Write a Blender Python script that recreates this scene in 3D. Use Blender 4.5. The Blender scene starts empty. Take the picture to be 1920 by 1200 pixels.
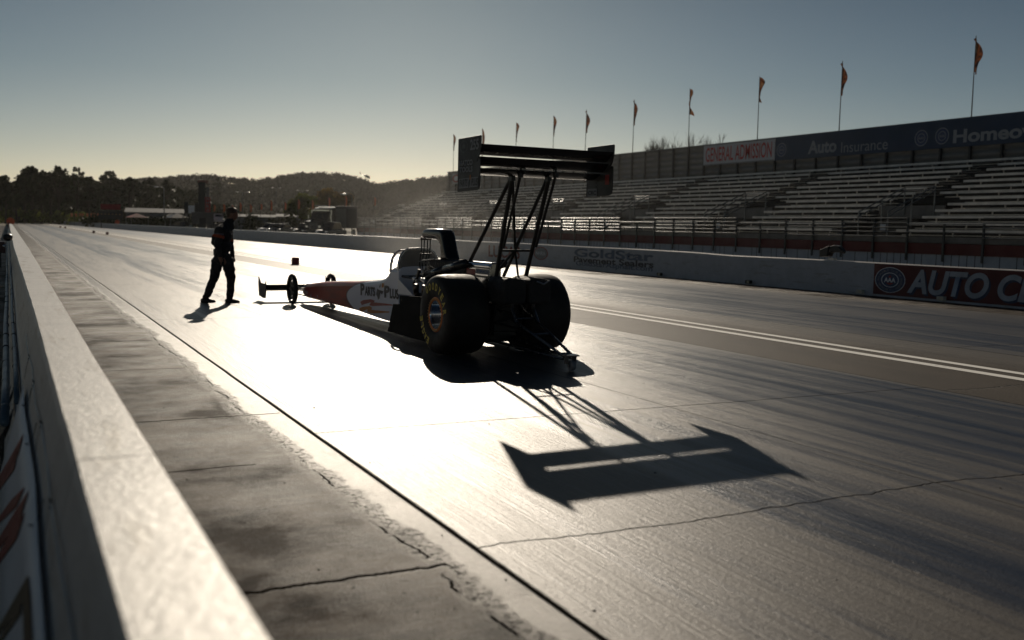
import bpy, bmesh, math, random
import numpy as np
from mathutils import Vector, Matrix
R = math.radians
S = bpy.context.scene
COL = S.collection

# ------------------------------------------------------------------ camera, sky, sun, exposure
CAM_YAW, CAM_PITCH, CAM_ROLL, CAM_H, LENS = 26.842544, 5.238263, 1.2, 1.5, 35.006
SUN_AZ, SUN_EL = 19.2, 24.2            # azimuth clockwise from +Y (down the track)
cd = bpy.data.cameras.new('camera'); cam = bpy.data.objects.new('camera', cd); COL.objects.link(cam)
cd.lens = LENS; cd.sensor_width = 36; cd.clip_end = 9000; cd.clip_start = .05
cd.dof.use_dof = True; cd.dof.focus_distance = 11.5; cd.dof.aperture_fstop = 1.8
_y, _p, _r = R(CAM_YAW), R(CAM_PITCH), R(CAM_ROLL)
_f = Vector((math.sin(_y)*math.cos(_p), math.cos(_y)*math.cos(_p), -math.sin(_p)))
_r0 = Vector((math.cos(_y), -math.sin(_y), 0)); _u0 = _r0.cross(_f)
_rt = _r0*math.cos(_r) + _u0*math.sin(_r); _up = -_r0*math.sin(_r) + _u0*math.cos(_r)
cam.matrix_world = Matrix((( _rt.x, _up.x, -_f.x, 0), (_rt.y, _up.y, -_f.y, 0), (_rt.z, _up.z, -_f.z, CAM_H), (0, 0, 0, 1)))
S.camera = cam
S.view_settings.view_transform = 'Standard'; S.view_settings.look = 'None'
S.view_settings.gamma = 1; S.view_settings.exposure = -0.54
W = bpy.data.worlds.new('World'); S.world = W; W.use_nodes = True
wt = W.node_tree; bg = wt.nodes['Background']
sky = wt.nodes.new('ShaderNodeTexSky'); sky.sky_type = 'NISHITA'; sky.sun_disc = False
sky.sun_elevation = R(SUN_EL); sky.sun_rotation = R(SUN_AZ)
sky.air_density = 1.0; sky.dust_density = 0.5; sky.ozone_density = 1.0; sky.altitude = 300
hs = wt.nodes.new('ShaderNodeHueSaturation'); hs.inputs['Saturation'].default_value = .75
gm = wt.nodes.new('ShaderNodeGamma'); gm.inputs['Gamma'].default_value = 1.3
wt.links.new(sky.outputs[0], hs.inputs['Color']); wt.links.new(hs.outputs[0], gm.inputs['Color']); tcw = wt.nodes.new('ShaderNodeTexCoord'); sxw = wt.nodes.new('ShaderNodeSeparateXYZ'); rw_ = wt.nodes.new('ShaderNodeValToRGB'); mw = wt.nodes.new('ShaderNodeMix'); mw.data_type = 'RGBA'; mw.blend_type = 'MULTIPLY'; mw.inputs[0].default_value = 1
wt.links.new(tcw.outputs['Generated'], sxw.inputs[0]); wt.links.new(sxw.outputs[2], rw_.inputs[0])
SKY = [(0., (1.0, .98, .98)), (.05, (.94, .96, 1.0)), (.14, (.60, .69, .73)), (.30, (.31, .41, .445)), (.6, (.30, .39, .44)), (1., (.30, .39, .44))]
while len(rw_.color_ramp.elements) < len(SKY): rw_.color_ramp.elements.new(.5)
for e_, (p_, c_) in zip(rw_.color_ramp.elements, SKY): e_.position = p_; e_.color = (*c_, 1)
wt.links.new(gm.outputs[0], mw.inputs[6]); wt.links.new(rw_.outputs[0], mw.inputs[7]); wt.links.new(mw.outputs[2], bg.inputs['Color'])
bg.inputs['Strength'].default_value = 0.024
sl = bpy.data.lights.new('sun', 'SUN'); sl.energy = 5.0; sl.angle = R(.5); sl.color = (1, .875, .71)
so = bpy.data.objects.new('sun', sl); COL.objects.link(so)
so.rotation_euler = (R(90-SUN_EL), 0, R(180-SUN_AZ))
S.cycles.max_bounces = 8; S.cycles.volume_bounces = 0; S.cycles.volume_step_rate = 1.5
S.cycles.use_adaptive_sampling = True

# a ray through a point of the 1920x1200 layout sketch, used to survey real planes (wall faces, the car's side)
def ray(px, py):
    a = (px-960)/1867.; b = (py-600)/1867.
    return _rt*a - _up*b + _f
CP = Vector((0, 0, CAM_H))
def hit(px, py, n, c):
    n = Vector(n); d = ray(px, py); return CP + d*((c-n.dot(CP))/n.dot(d))
def onx(px, py, X): return hit(px, py, (1, 0, 0), X)
def ony(px, py, Y): return hit(px, py, (0, 1, 0), Y)
def onz(px, py, Z=0): return hit(px, py, (0, 0, 1), Z)
def at_dist(px, py, D):
    d = ray(px, py); h = math.hypot(d.x, d.y); return CP + d*(D/h)

# ------------------------------------------------------------------ helpers
def tag(o, label=None, cat=None, group=None, kind=None):
    if label: o['label'] = label
    if cat: o['category'] = cat
    if group: o['group'] = group
    if kind: o['kind'] = kind
    return o
def thing(name, label, cat, loc=(0, 0, 0), rz=0, group=None):
    o = bpy.data.objects.new(name, None); COL.objects.link(o); o.empty_display_size = .2
    o.location = loc; o.rotation_euler = (0, 0, rz); return tag(o, label, cat, group)
def link_mesh(name, me, parent=None):
    o = bpy.data.objects.new(name, me); COL.objects.link(o)
    if parent: o.parent = parent
    return o
def copy_tree(o, parent=None):
    c = o.copy(); COL.objects.link(c)
    c.parent = parent
    for ch in list(o.children): copy_tree(ch, c)
    return c

class MB:
    def __init__(s): s.b = bmesh.new()
    def quad(s, pts):
        vs = [s.b.verts.new(p) for p in pts]; s.b.faces.new(vs); return s
    def box(s, c, d, rot=None):
        M = Matrix.Translation(c) @ (rot.to_4x4() if rot else Matrix()) @ Matrix.Diagonal((d[0], d[1], d[2], 1))
        bmesh.ops.create_cube(s.b, size=1, matrix=M); return s
    def cone(s, p, q, r1, r2=None, n=10, caps=True):
        p = Vector(p); q = Vector(q); r2 = r1 if r2 is None else r2; d = q-p
        if d.length < 1e-6: return s
        M = Matrix.Translation((p+q)/2) @ d.to_track_quat('Z', 'Y').to_matrix().to_4x4()
        bmesh.ops.create_cone(s.b, cap_ends=caps, segments=n, radius1=r1, radius2=r2, depth=d.length, matrix=M); return s
    def ball(s, c, r, sc=(1, 1, 1), sub=2, rot=None):
        M = Matrix.Translation(c) @ (rot.to_4x4() if rot else Matrix()) @ Matrix.Diagonal((sc[0], sc[1], sc[2], 1))
        bmesh.ops.create_icosphere(s.b, subdivisions=sub, radius=r, matrix=M); return s
    def path(s, pts, r, n=8):
        for a, b in zip(pts[:-1], pts[1:]): s.cone(a, b, r, r, n)
        for a in pts[1:-1]: s.ball(a, r, sub=1)
        return s
    def prism(s, poly, axis, a, b):
        """extrude a closed 2D polygon (tuples of the two other axes in x,y,z order) from a to b along axis"""
        def P(u, v, w):
            l = [u, v]; l.insert(axis, w); return l
        A = [s.b.verts.new(P(u, v, a)) for u, v in poly]; B = [s.b.verts.new(P(u, v, b)) for u, v in poly]
        s.b.faces.new(A); s.b.faces.new(B[::-1]); n = len(poly)
        for i in range(n): s.b.faces.new((A[i], B[i], B[(i+1) % n], A[(i+1) % n]))
        return s
    def lathe(s, prof, axis='x', n=48, c=(0, 0, 0)):
        """prof: (along, radius)"""
        rings = []
        for a, r in prof:
            ring = []
            for k in range(n):
                t = 2*math.pi*k/n; u, v = r*math.cos(t), r*math.sin(t)
                p = (a, u, v) if axis == 'x' else ((u, a, v) if axis == 'y' else (u, v, a))
                ring.append(s.b.verts.new((p[0]+c[0], p[1]+c[1], p[2]+c[2])))
            rings.append(ring)
        for A, B in zip(rings[:-1], rings[1:]):
            for k in range(n): s.b.faces.new((A[k], A[(k+1) % n], B[(k+1) % n], B[k]))
        return s
    def loft(s, rings, closed=True, caps=True):
        V = [[s.b.verts.new(p) for p in r] for r in rings]; n = len(V[0])
        for A, B in zip(V[:-1], V[1:]):
            for k in range(n if closed else n-1): s.b.faces.new((A[k], A[(k+1) % n], B[(k+1) % n], B[k]))
        if caps and closed: s.b.faces.new(V[0][::-1]); s.b.faces.new(V[-1])
        return s
    def build(s, name, mat, parent=None, smooth=False, bevel=0, sub=0):
        bmesh.ops.recalc_face_normals(s.b, faces=s.b.faces[:])
        me = bpy.data.meshes.new(name); s.b.to_mesh(me); s.b.free()
        if smooth:
            for p in me.polygons: p.use_smooth = True
        for m in (mat if isinstance(mat, (list, tuple)) else [mat]): me.materials.append(m)
        o = link_mesh(name, me, parent)
        if bevel:
            m = o.modifiers.new('bevel', 'BEVEL'); m.width = bevel; m.segments = 2; m.limit_method = 'ANGLE'; m.angle_limit = R(40)
        if sub:
            m = o.modifiers.new('sub', 'SUBSURF'); m.levels = m.render_levels = sub
        return o
def struct(o): o['kind'] = 'structure'; return o

# ---- node helper
class NT:
    def __init__(s, name):
        s.m = bpy.data.materials.new(name); s.m.use_nodes = True; s.t = s.m.node_tree
        s.p = s.t.nodes['Principled BSDF']; s.out = s.t.nodes['Material Output']
    def n(s, ty, **kw):
        x = s.t.nodes.new('ShaderNode'+ty)
        for k, v in kw.items(): setattr(x, k, v)
        return x
    def set(s, sock, v):
        if isinstance(v, bpy.types.NodeSocket): s.t.links.new(v, sock)
        else:
            if hasattr(sock, 'type') and sock.type == 'RGBA' and len(v) == 3: v = (*v, 1)
            sock.default_value = v
    def math(s, op, a, b=0., c=0., clamp=False):
        x = s.n('Math', operation=op); x.use_clamp = clamp
        s.set(x.inputs[0], a); s.set(x.inputs[1], b); s.set(x.inputs[2], c); return x.outputs[0]
    def pos(s, obj=False):
        return s.n('TexCoord').outputs['Object'] if obj else s.n('NewGeometry').outputs['Position']
    def sep(s, v): x = s.n('SeparateXYZ'); s.set(x.inputs[0], v); return x.outputs
    def scale(s, v, sc):
        x = s.n('VectorMath', operation='MULTIPLY'); s.set(x.inputs[0], v); x.inputs[1].default_value = sc; return x.outputs[0]
    def noise(s, v, scale=1., detail=3., rough=.55, sc=None, dist=0.):
        if sc: v = s.scale(v, sc)
        x = s.n('TexNoise'); s.set(x.inputs['Vector'], v); x.inputs['Scale'].default_value = scale
        x.inputs['Detail'].default_value = detail; x.inputs['Roughness'].default_value = rough; x.inputs['Distortion'].default_value = dist
        return x.outputs['Fac']
    def ramp(s, f, stops, interp='LINEAR'):
        x = s.n('ValToRGB'); r = x.color_ramp; r.interpolation = interp
        while len(r.elements) < len(stops): r.elements.new(.5)
        for e, (p, c) in zip(r.elements, stops):
            e.position = p; e.color = (c, c, c, 1) if isinstance(c, (int, float)) else (*c, 1)
        s.set(x.inputs[0], f); return x.outputs[0]
    def mr(s, f, a, b, c=0., d=1.):
        x = s.n('MapRange'); s.set(x.inputs[0], f)
        for i, v in enumerate((a, b, c, d)): x.inputs[i+1].default_value = v
        return x.outputs[0]
    def mix(s, f, a, b, blend='MIX'):
        x = s.n('Mix', data_type='RGBA', blend_type=blend); s.set(x.inputs[0], f); s.set(x.inputs[6], a); s.set(x.inputs[7], b); return x.outputs[2]
    def bump(s, h, strength=.3, dist=.01, nrm=None):
        x = s.n('Bump'); x.inputs['Strength'].default_value = strength; x.inputs['Distance'].default_value = dist
        s.set(x.inputs['Height'], h)
        if nrm: s.set(x.inputs['Normal'], nrm)
        return x.outputs[0]
    def fin(s, color=None, rough=None, metal=None, normal=None, spec=None):
        for k, v in (('Base Color', color), ('Roughness', rough), ('Metallic', metal), ('Normal', normal), ('Specular IOR Level', spec)):
            if v is not None: s.set(s.p.inputs[k], v)
        return s.m
MATS = {}
def M(name, col, rough=.6, metal=0., var=.18, scale=3., bump=.15, spec=None, bscale=None, coat=0., bdist=.004):
    if name in MATS: return MATS[name]
    t = NT(name); v = t.pos(True)
    f = t.noise(v, scale, 4); d = tuple(c*(1-var) for c in col); l = tuple(min(1, c*(1+var)) for c in col)
    c = t.mix(t.mr(f, .3, .7), d, l)
    r = t.mr(t.noise(v, scale*2.3, 3), .3, .7, max(.03, rough*(1-var)), min(1, rough*(1+var)))
    nm = t.bump(t.noise(v, bscale or scale*12, 4), bump, bdist) if bump else None
    m = t.fin(c, r, metal, nm, spec)
    if coat: t.p.inputs['Coat Weight'].default_value = coat; t.p.inputs['Coat Roughness'].default_value = .1
    MATS[name] = m; return m

black = M('black paint', (.012, .012, .013), .38, bump=.05)
carbon = M('carbon', (.012, .011, .010), .6, bump=.05, scale=8)
tubem = M('dark tube', (.022, .02, .019), .45, .3, bump=.05)
steel = M('brushed steel', (.42, .41, .4), .32, .9, bump=.08)
polish = M('polished aluminium', (.62, .63, .65), .14, 1., var=.08, bump=.03)
alu = M('weathered aluminium', (.66, .64, .61), .55, .7, bump=.1, scale=2)
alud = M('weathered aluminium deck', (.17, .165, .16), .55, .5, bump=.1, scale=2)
galv = M('galvanised steel', (.2, .21, .21), .45, .6, bump=.06)
whitep = M('white paint', (.74, .75, .78), .35, bump=.03, var=.06)
redp = M('red paint', (.30, .03, .02), .4, bump=.03)
redd = M('red fascia', (.13, .024, .02), .6, scale=1)
orange = M('orange plastic', (.8, .13, .03), .5)
yellowt = M('yellow lettering', (.62, .5, .08), .6, bump=0)
greyt = M('grey lettering', (.22, .225, .24), .5, bump=0)
whitet = M('white lettering', (.72, .74, .78), .5, bump=0, var=.08)
darkt = M('dark lettering', (.03, .03, .04), .5, bump=0)
redt = M('red lettering', (.30, .03, .025), .5, bump=0)
bluet = M('blue lettering', (.05, .09, .2), .5, bump=0)
rubber = M('tyre rubber', (.017, .016, .015), .6, spec=.3, bump=.25, scale=5, bscale=80)
copper = M('copper anodised', (.5, .17, .05), .35, .7, bump=.05)
cloth = M('black coverall', (.012, .012, .014), .85, bump=.5, scale=6, bscale=14, bdist=.02)
skinm = M('skin', (.2, .10, .065), .55, bump=.03)
hairm = M('brown hair', (.06, .035, .02), .6, bump=.4, bscale=60)

# ---- lettering
_tc = [0]
def text_data(s, bold=.0, shear=0., cap=False):
    cu = bpy.data.curves.new('lettering', 'FONT'); cu.body = s; cu.size = 1; cu.offset = bold; cu.shear = shear
    cu.extrude = .0; cu.resolution_u = 6; cu.align_x = 'CENTER'
    o = bpy.data.objects.new('lettering_tmp', cu); COL.objects.link(o)
    dg = bpy.context.evaluated_depsgraph_get(); me = bpy.data.meshes.new_from_object(o.evaluated_get(dg), depsgraph=dg)
    bpy.data.objects.remove(o); bpy.data.curves.remove(cu)
    return me
def text(name, s, c, ux, uy, w, h, mat, parent=None, bold=.02, shear=0., lift=.003):
    """mesh lettering centred at c, fitted to w x h along ux/uy"""
    me = text_data(s, bold, shear); ux = Vector(ux).normalized(); uy = Vector(uy).normalized(); nz = ux.cross(uy)
    xs = [v.co.x for v in me.vertices]; ys = [v.co.y for v in me.vertices]
    x0, x1, y0, y1 = min(xs), max(xs), min(ys), max(ys)
    for v in me.vertices:
        a = ((v.co.x-x0)/(x1-x0)-.5)*w; b = ((v.co.y-y0)/(y1-y0)-.5)*h
        v.co = Vector(c) + ux*a + uy*b + nz*lift
    me.materials.clear(); me.materials.append(mat); me.name = name
    return link_mesh(name, me, parent)
def join_text(name, items, mat, parent=None):
    """several words as one lettering mesh; items: dicts for text()"""
    b = bmesh.new()
    for it in items:
        o = text(name, mat=mat, **it); b.from_mesh(o.data); me = o.data
        bpy.data.objects.remove(o); bpy.data.meshes.remove(me)
    me = bpy.data.meshes.new(name); b.to_mesh(me); b.free(); me.materials.append(mat)
    return link_mesh(name, me, parent)
def disc_logo(name, c, ux, uy, rx, ry, parent, cols, lift=.003):
    """concentric rings; cols = [(outer fraction, material)]"""
    objs = []
    ux = Vector(ux); uy = Vector(uy); nz = ux.cross(uy)
    for i, (fr, m) in enumerate(cols):
        nx = cols[i+1][0] if i+1 < len(cols) else 0
        mb = MB(); n = 40; A = []; B = []
        for k in range(n):
            t = 2*math.pi*k/n; d = ux*rx*math.cos(t)+uy*ry*math.sin(t)
            A.append(mb.b.verts.new(Vector(c)+nz*lift+d*fr)); B.append(mb.b.verts.new(Vector(c)+nz*lift+d*nx))
        if nx: 
            for k in range(n): mb.b.faces.new((A[k], A[(k+1) % n], B[(k+1) % n], B[k]))
        else:
            for v in B: mb.b.verts.remove(v)
            mb.b.faces.new(A)
        objs.append(mb.build(name, m, parent))
    return objs
RX, UZ = (0, -1, 0), (0, 0, 1)          # reading direction for faces that look towards -X

# ------------------------------------------------------------------ ground and track surfaces
def crack(t, x, y, yc, amp, freq, w, seed, x0, x1):
    """1 inside a wandering transverse crack near y=yc between x0 and x1"""
    c = t.n('CombineXYZ'); t.set(c.inputs[0], t.math('MULTIPLY', x, freq)); c.inputs[1].default_value = seed
    n = t.noise(c.outputs[0], 1., 5., .65)
    d = t.math('ABSOLUTE', t.math('SUBTRACT', t.math('SUBTRACT', y, yc), t.math('MULTIPLY', t.math('SUBTRACT', n, .5), amp)))
    m = t.mr(d, w*.45, w, 1, 0)
    a = t.math('GREATER_THAN', x, x0); b = t.math('LESS_THAN', x, x1)
    return t.math('MULTIPLY', m, t.math('MULTIPLY', a, b))
def union(t, *ms):
    r = ms[0]
    for m in ms[1:]: r = t.math('MAXIMUM', r, m)
    return r
def lin(t, x, x0, x1, y0, y1):  # plain line y(x)
    return t.math('ADD', t.math('MULTIPLY', x, (y1-y0)/(x1-x0)), y0-(y1-y0)/(x1-x0)*x0)

def lane_material(name, left):
    t = NT(name); P = t.pos(); X, Y, Z = t.sep(P)
    wob = t.math('MULTIPLY', t.math('SUBTRACT', t.noise(P, 1, 2, sc=(.5, .05, 1)), .5), .25)
    x = t.math('ADD', X, wob)
    u = t.mr(x, 1.9, 8.2) if left else t.mr(x, 11.6, 17.8)
    # share of laid down rubber across the lane: bare edge, then the dark glossy groove
    if left: band = t.ramp(u, [(0, .02), (.2, .04), (.262, .08), (.278, .74), (.42, .58), (.50, .24), (.60, .28), (.68, .74), (.80, .78), (.83, .4), (.86, .74), (.97, .4), (1, .25)])
    else: band = t.ramp(u, [(0, .3), (.12, .6), (.3, .75), (.45, .4), (.6, .75), (.8, .6), (.92, .2), (1, .1)])
    s1 = t.noise(P, 1, 4, .65, sc=(4.6, .09, 1)); s2 = t.noise(P, 1, 5, .7, sc=(26, .35, 1)); s3 = t.noise(P, 1, 3, .65, sc=(80, 1.6, 1))
    patch = t.noise(P, 1, 4, .6, sc=(.8, .35, 1))
    streak = t.math('ADD', t.math('MULTIPLY', s1, .40), t.math('ADD', t.math('MULTIPLY', s2, .38), t.math('MULTIPLY', s3, .22)))
    rub = t.math('ADD', band, t.math('MULTIPLY', t.math('SUBTRACT', streak, .5), 8.)); rub = t.math('ADD', rub, t.math('MULTIPLY', t.math('SUBTRACT', patch, .5), .8), clamp=True)
    fine = t.noise(P, 140, 3, .7); grit = t.noise(P, 38, 4, .7)
    col = t.mix(t.mr(grit, .3, .7), (.060, .053, .045), (.122, .108, .092))
    col = t.mix(t.mr(t.math('ADD', s2, s3), .85, 1.15), t.mix(.6, col, (.022, .018, .015)), col)
    col = t.mix(rub, col, t.mix(t.mr(s2, .4, .6), (.010, .014, .026), (.030, .038, .058)))
    # dark scuffs and specks
    sp = t.mr(t.noise(P, 7, 2, .5, sc=(1, .6, 1)), .78, .8)
    sp2 = t.mr(t.noise(P, 1, 3, .6, sc=(5, 1.2, 1)), .66, .72)
    col = t.mix(t.math('MULTIPLY', sp2, .35), col, (.03, .03, .03)); col = t.mix(sp, col, (.012, .012, .012))
    if left:
        cr = union(t, crack(t, X, Y, 6.95, .05, 1.3, .010, 1., 1.9, 8.2),
                   crack(t, X, t.math('SUBTRACT', Y, t.ramp_lin(X) if hasattr(t, 'ramp_lin') else 0.), 4.13, .42, .55, .010, 7., 1.9, 8.2),
                   crack(t, Y, X, 1.925, .02, .8, .024, 3., -30, 600), crack(t, Y, X, 8.19, .03, .9, .016, 5., -30, 600),
                   crack(t, Y, X, 5.05, .03, .9, .006, 8., -30, 60),
                   crack(t, X, Y, 16.0, .06, 1.3, .012, 11., 1.9, 8.2), crack(t, X, Y, 25., .06, 1.3, .014, 12., 1.9, 8.2))
    else:
        cr = union(t, crack(t, Y, X, 11.62, .03, .9, .02, 5., -30, 600), crack(t, X, Y, 9.4, .3, .5, .012, 6., 11.6, 17.8), crack(t, X, Y, 15.4, .1, .9, .012, 16., 11.6, 17.8))
    col = t.mix(cr, col, (.008, .007, .006))
    rg = t.math('ADD', t.mix(rub, (.47,)*3, (.29,)*3), t.math('MULTIPLY', t.math('SUBTRACT', s2, .5), .25))
    rg = t.math('ADD', rg, t.math('MULTIPLY', t.math('SUBTRACT', fine, .5), .12), clamp=True)
    h = t.math('ADD', t.math('MULTIPLY', fine, .35), t.math('ADD', t.math('MULTIPLY', s3, .9), t.math('ADD', t.math('MULTIPLY', s2, .8), t.math('MULTIPLY', grit, .8))))
    nm = t.bump(h, .7, .006)
    nm = t.bump(t.math('SUBTRACT', 1., cr), .8, .01, nm)
    t.fin(col, rg, 0., nm, t.math('MULTIPLY', t.math('SUBTRACT', 1., cr), t.mix(rub, (.5,)*3, (.42,)*3)))
    return t.m

def shoulder_material(name, strip):
    t = NT(name); P = t.pos(); X, Y, Z = t.sep(P)
    g0 = t.noise(P, 240, 2, .7); g1 = t.noise(P, 95, 4, .75); g2 = t.noise(P, 30, 5, .7); g3 = t.noise(P, 2.6, 6, .7); big = t.noise(P, .8, 5, .65)
    br = t.noise(P, 1, 5, .7, sc=(5, 75, 1)); br2 = t.noise(P, 1, 4, .6, sc=(1.6, 14, 1))
    base = t.mix(t.mr(g3, .38, .62), (.016, .0105, .0065), (.085, .061, .040))
    base = t.mix(t.mr(br2, .42, .62), base, t.mix(.5, base, (.085, .064, .046)))
    base = t.mix(t.mr(g1, .5, .66), base, (.010, .007, .005)); base = t.mix(t.mr(big, .36, .6), t.mix(.65, base, (.008, .005, .004)), base)
    base = t.mix(t.mr(t.noise(P, 3.1, 2, .5), .70, .73), base, (.01, .008, .006))
    h = t.math('ADD', t.math('MULTIPLY', g1, .8), t.math('ADD', t.math('MULTIPLY', g2, .7), t.math('ADD', t.math('MULTIPLY', g0, .5), t.math('MULTIPLY', br, .9))))
    rough = t.math('ADD', .46, t.math('MULTIPLY', t.math('SUBTRACT', g3, .5), .7))
    sp_ = t.math('MULTIPLY', t.mr(big, .40, .62, .04, .42), t.mr(g1, .40, .6, .05, 1.)); sp_ = t.math('MULTIPLY', sp_, t.mr(X, .35, 1.3, .35, 1.))
    if strip:
        # smooth sealed strip next to the lane with a ragged, crumbling edge
        n1 = t.math('MULTIPLY', t.math('SUBTRACT', t.noise(P, 1, 4, .6, sc=(.8, .8, 1)), .5), .34); n2 = t.math('MULTIPLY', t.math('SUBTRACT', t.noise(P, 7, 8, .75), .5), .20)
        edge = t.math('SUBTRACT', X, t.math('ADD', 1.66, t.math('ADD', n1, n2)))
        sm = t.mr(edge, -.10, .09)
        crk = t.math('MULTIPLY', t.mr(t.math('ABSOLUTE', t.math('SUBTRACT', edge, .0)), .0, .075, 1, 0), t.mr(t.noise(P, 24, 5, .8), .51, .57))
        base = t.mix(sm, base, t.mix(t.mr(g2, .3, .7), (.07, .06, .05), (.13, .115, .095)))
        h = t.math('MULTIPLY', h, t.mr(sm, 0, 1, 1, .35)); h = t.math('SUBTRACT', h, t.math('MULTIPLY', crk, .8))
        rough = t.mix(sm, rough, t.mr(g3, .35, .65, .30, .42))
        cr = union(t, crack(t, X, Y, 7.8, .10, 3., .014, 2., .3, 1.9), crack(t, X, Y, 6.16, .08, 3., .012, 4., .3, 1.35),
                   crack(t, X, Y, 3.98, .26, 2.2, .022, 9., .3, 1.72), crack(t, X, Y, 10.6, .1, 3., .012, 5., .3, 1.6),
                   crack(t, X, Y, 13.2, .1, 3., .014, 6., .3, 1.6), crack(t, Y, X, .78, .22, 1.1, .007, 21., 1.5, 9.5), t.math('MULTIPLY', crack(t, Y, X, 1.64, .34, .9, .010, 31., 1.5, 60), t.mr(t.noise(P, 3.3, 4, .6), .47, .53)), crk)
        base = t.mix(cr, base, (.01, .008, .006)); h = t.math('SUBTRACT', h, t.math('MULTIPLY', cr, 1.5))
        sp_ = t.math('MULTIPLY', t.math('SUBTRACT', 1., cr), t.mix(sm, sp_, t.mr(g3, .35, .65, .3, .6)))
    nm = t.bump(h, 1., .010)
    return t.fin(base, rough, 0., nm, sp_)
def median_material():
    t = NT('median asphalt'); P = t.pos(); X, Y, Z = t.sep(P)
    g1 = t.noise(P, 70, 4, .7); g3 = t.noise(P, 1, 5, .6, sc=(2., .5, 1)); s = t.noise(P, 1, 3, .6, sc=(6, .15, 1))
    c = t.mix(t.mr(g3, .3, .7), (.012, .0095, .007), (.055, .044, .034)); c = t.mix(t.mr(g1, .46, .6), c, (.10, .083, .066)); c = t.mix(t.mr(s, .55, .7), c, (.04, .036, .033))
    cr = union(t, crack(t, X, Y, 6.7, .5, 1.6, .02, 3., 8.2, 11.7), crack(t, X, Y, 9.8, .5, 1.6, .02, 5., 10.2, 11.7), crack(t, X, Y, 14.5, .4, 1.6, .02, 6., 8.2, 11.7))
    c = t.mix(cr, c, (.01, .009, .008))
    far = t.mr(t.math('ADD', X, t.math('MULTIPLY', t.math('SUBTRACT', g3, .5), .9)), 10.3, 11.3); st = t.noise(P, 1, 5, .65, sc=(14, .25, 1))
    c = t.mix(far, c, t.mix(t.mr(st, .4, .6), (.05, .045, .04), (.15, .13, .10)))
    return t.fin(c, t.mix(far, t.mr(g1, .3, .7, .45, .68), (.42,)*3), 0., t.bump(t.math('SUBTRACT', g1, cr), .6, .01), t.mix(far, t.mr(g1, .35, .65, .0, .25), (.4,)*3))
def sheet(name, x0, x1, y0, y1, z, mat):
    o = MB().quad([(x0, y0, z), (x1, y0, z), (x1, y1, z), (x0, y1, z)]).build(name, mat); return struct(o)
gt = NT('dirt and grass ground'); P = gt.pos(); gn = gt.noise(P, .05, 6, .65); gn2 = gt.noise(P, .9, 5, .65)
gc = gt.mix(gt.mr(gn, .42, .58), (.13, .105, .08), (.055, .075, .025)); gc = gt.mix(gt.mr(gn2, .35, .7), gc, (.09, .075, .05))
sheet('ground', -900, 1600, -60, 2600, -.03, gt.fin(gc, .9, 0., gt.bump(gn2, .4, .05), .2))
sheet('pit_road', -40, -.06, -20, 230, -.012, shoulder_material('pit road asphalt', False))
sheet('road_shoulder', .2, 1.905, -6, 560, 0, shoulder_material('shoulder asphalt', True))
sheet('racing_lane', 1.905, 8.2, -6, 560, 0, lane_material('rubbered concrete lane', True))
sheet('median', 8.2, 11.6, -6, 560, 0, median_material())
sheet('racing_lane', 11.6, 17.8, -6, 560, 0, lane_material('rubbered concrete far lane', False))
sheet('road_shoulder', 17.8, 27.9, -6, 560, 0, shoulder_material('far shoulder', False))
# worn painted centre lines
pt = NT('worn white road paint'); P = pt.pos(); w = pt.noise(P, 22, 5, .7); w2 = pt.noise(P, 1, 4, .6, sc=(9, .9, 1))
pc = pt.mix(pt.mr(pt.math('ADD', w, w2), 1.18, 1.3), (.85, .84, .80), (.14, .12, .1))
pm = pt.fin(pc, .5, 0., pt.bump(w, .2, .003))
sheet('centre_line', 9.60, 9.78, -4, 420, .004, pm); sheet('centre_line', 10.02, 10.18, -4, 420, .004, pm)

# ------------------------------------------------------------------ retaining walls
def wall_material(name, col, tex=1., r0=.3, r1=.5):
    t = NT(name); P = t.pos(True); a = t.noise(P, 3.5, 5, .65); b = t.noise(P, 34, 5, .7); c_ = t.noise(P, 130, 3, .7)
    X, Y, Z = t.sep(P)
    c = t.mix(t.mr(a, .3, .7), tuple(v*.8 for v in col), col); c = t.mix(t.mr(b, .58, .7), c, tuple(v*.6 for v in col)); c = t.mix(t.mr(t.noise(P, 1, 5, .7, sc=(9, 1.3, 9)), .56, .66), c, tuple(v*.66*w_ for v, w_ in zip(col, (1, .95, .88)))); c = t.mix(t.mr(c_, .62, .68), c, tuple(v*.4 for v in col))
    j = crack(t, Z, Y, 2.9, .04, 9., .007, 3., -1, 3)
    c = t.mix(j, c, (.05, .045, .04))
    h = t.math('ADD', t.math('MULTIPLY', a, 1.2), t.math('ADD', b, t.math('MULTIPLY', c_, .45)))
    return t.fin(c, t.mr(b, .3, .7, r0, r1), 0., t.bump(t.math('SUBTRACT', h, j), .55*tex, .008), .5)
lw = thing('concrete_wall', 'long low whitewashed concrete barrier running away on the left edge of the track', 'wall')
rnd = random.Random(4)
mb = MB(); ys = [-3+.35*i for i in range(60)] + [18+2*i for i in range(62)] + [145+8*i for i in range(20)]
rings = []
for y in ys:
    k = 1 if y < 40 else 0
    e1 = .148+rnd.uniform(-.0015, .0015)*k + .001*math.sin(y*1.1); e2 = .362+rnd.uniform(-.0015, .0015)*k + .001*math.sin(y*.8+1) + (.0022*max(0, y-6) if y < 26 else .044)
    e1 = e1 if y < 9 else e1-.0028*min(y-9, 16)
    zt = .85+rnd.uniform(-.0012, .0012)*k
    rings.append([(-.06, y, -.03), (0, y, .25), (.07, y, .5), (e1-.008, y, zt-.03), (e1+.004, y, zt), ((e1+e2)/2, y, zt), (e2-.012, y, zt), (e2, y, zt-.02), (e2+.05, y, .4), (e2+.12, y, -.03)])
mb.loft(rings).build('wall_body', wall_material('whitewashed concrete', (.80, .77, .73), 1., .26, .42), lw, smooth=False)
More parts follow.
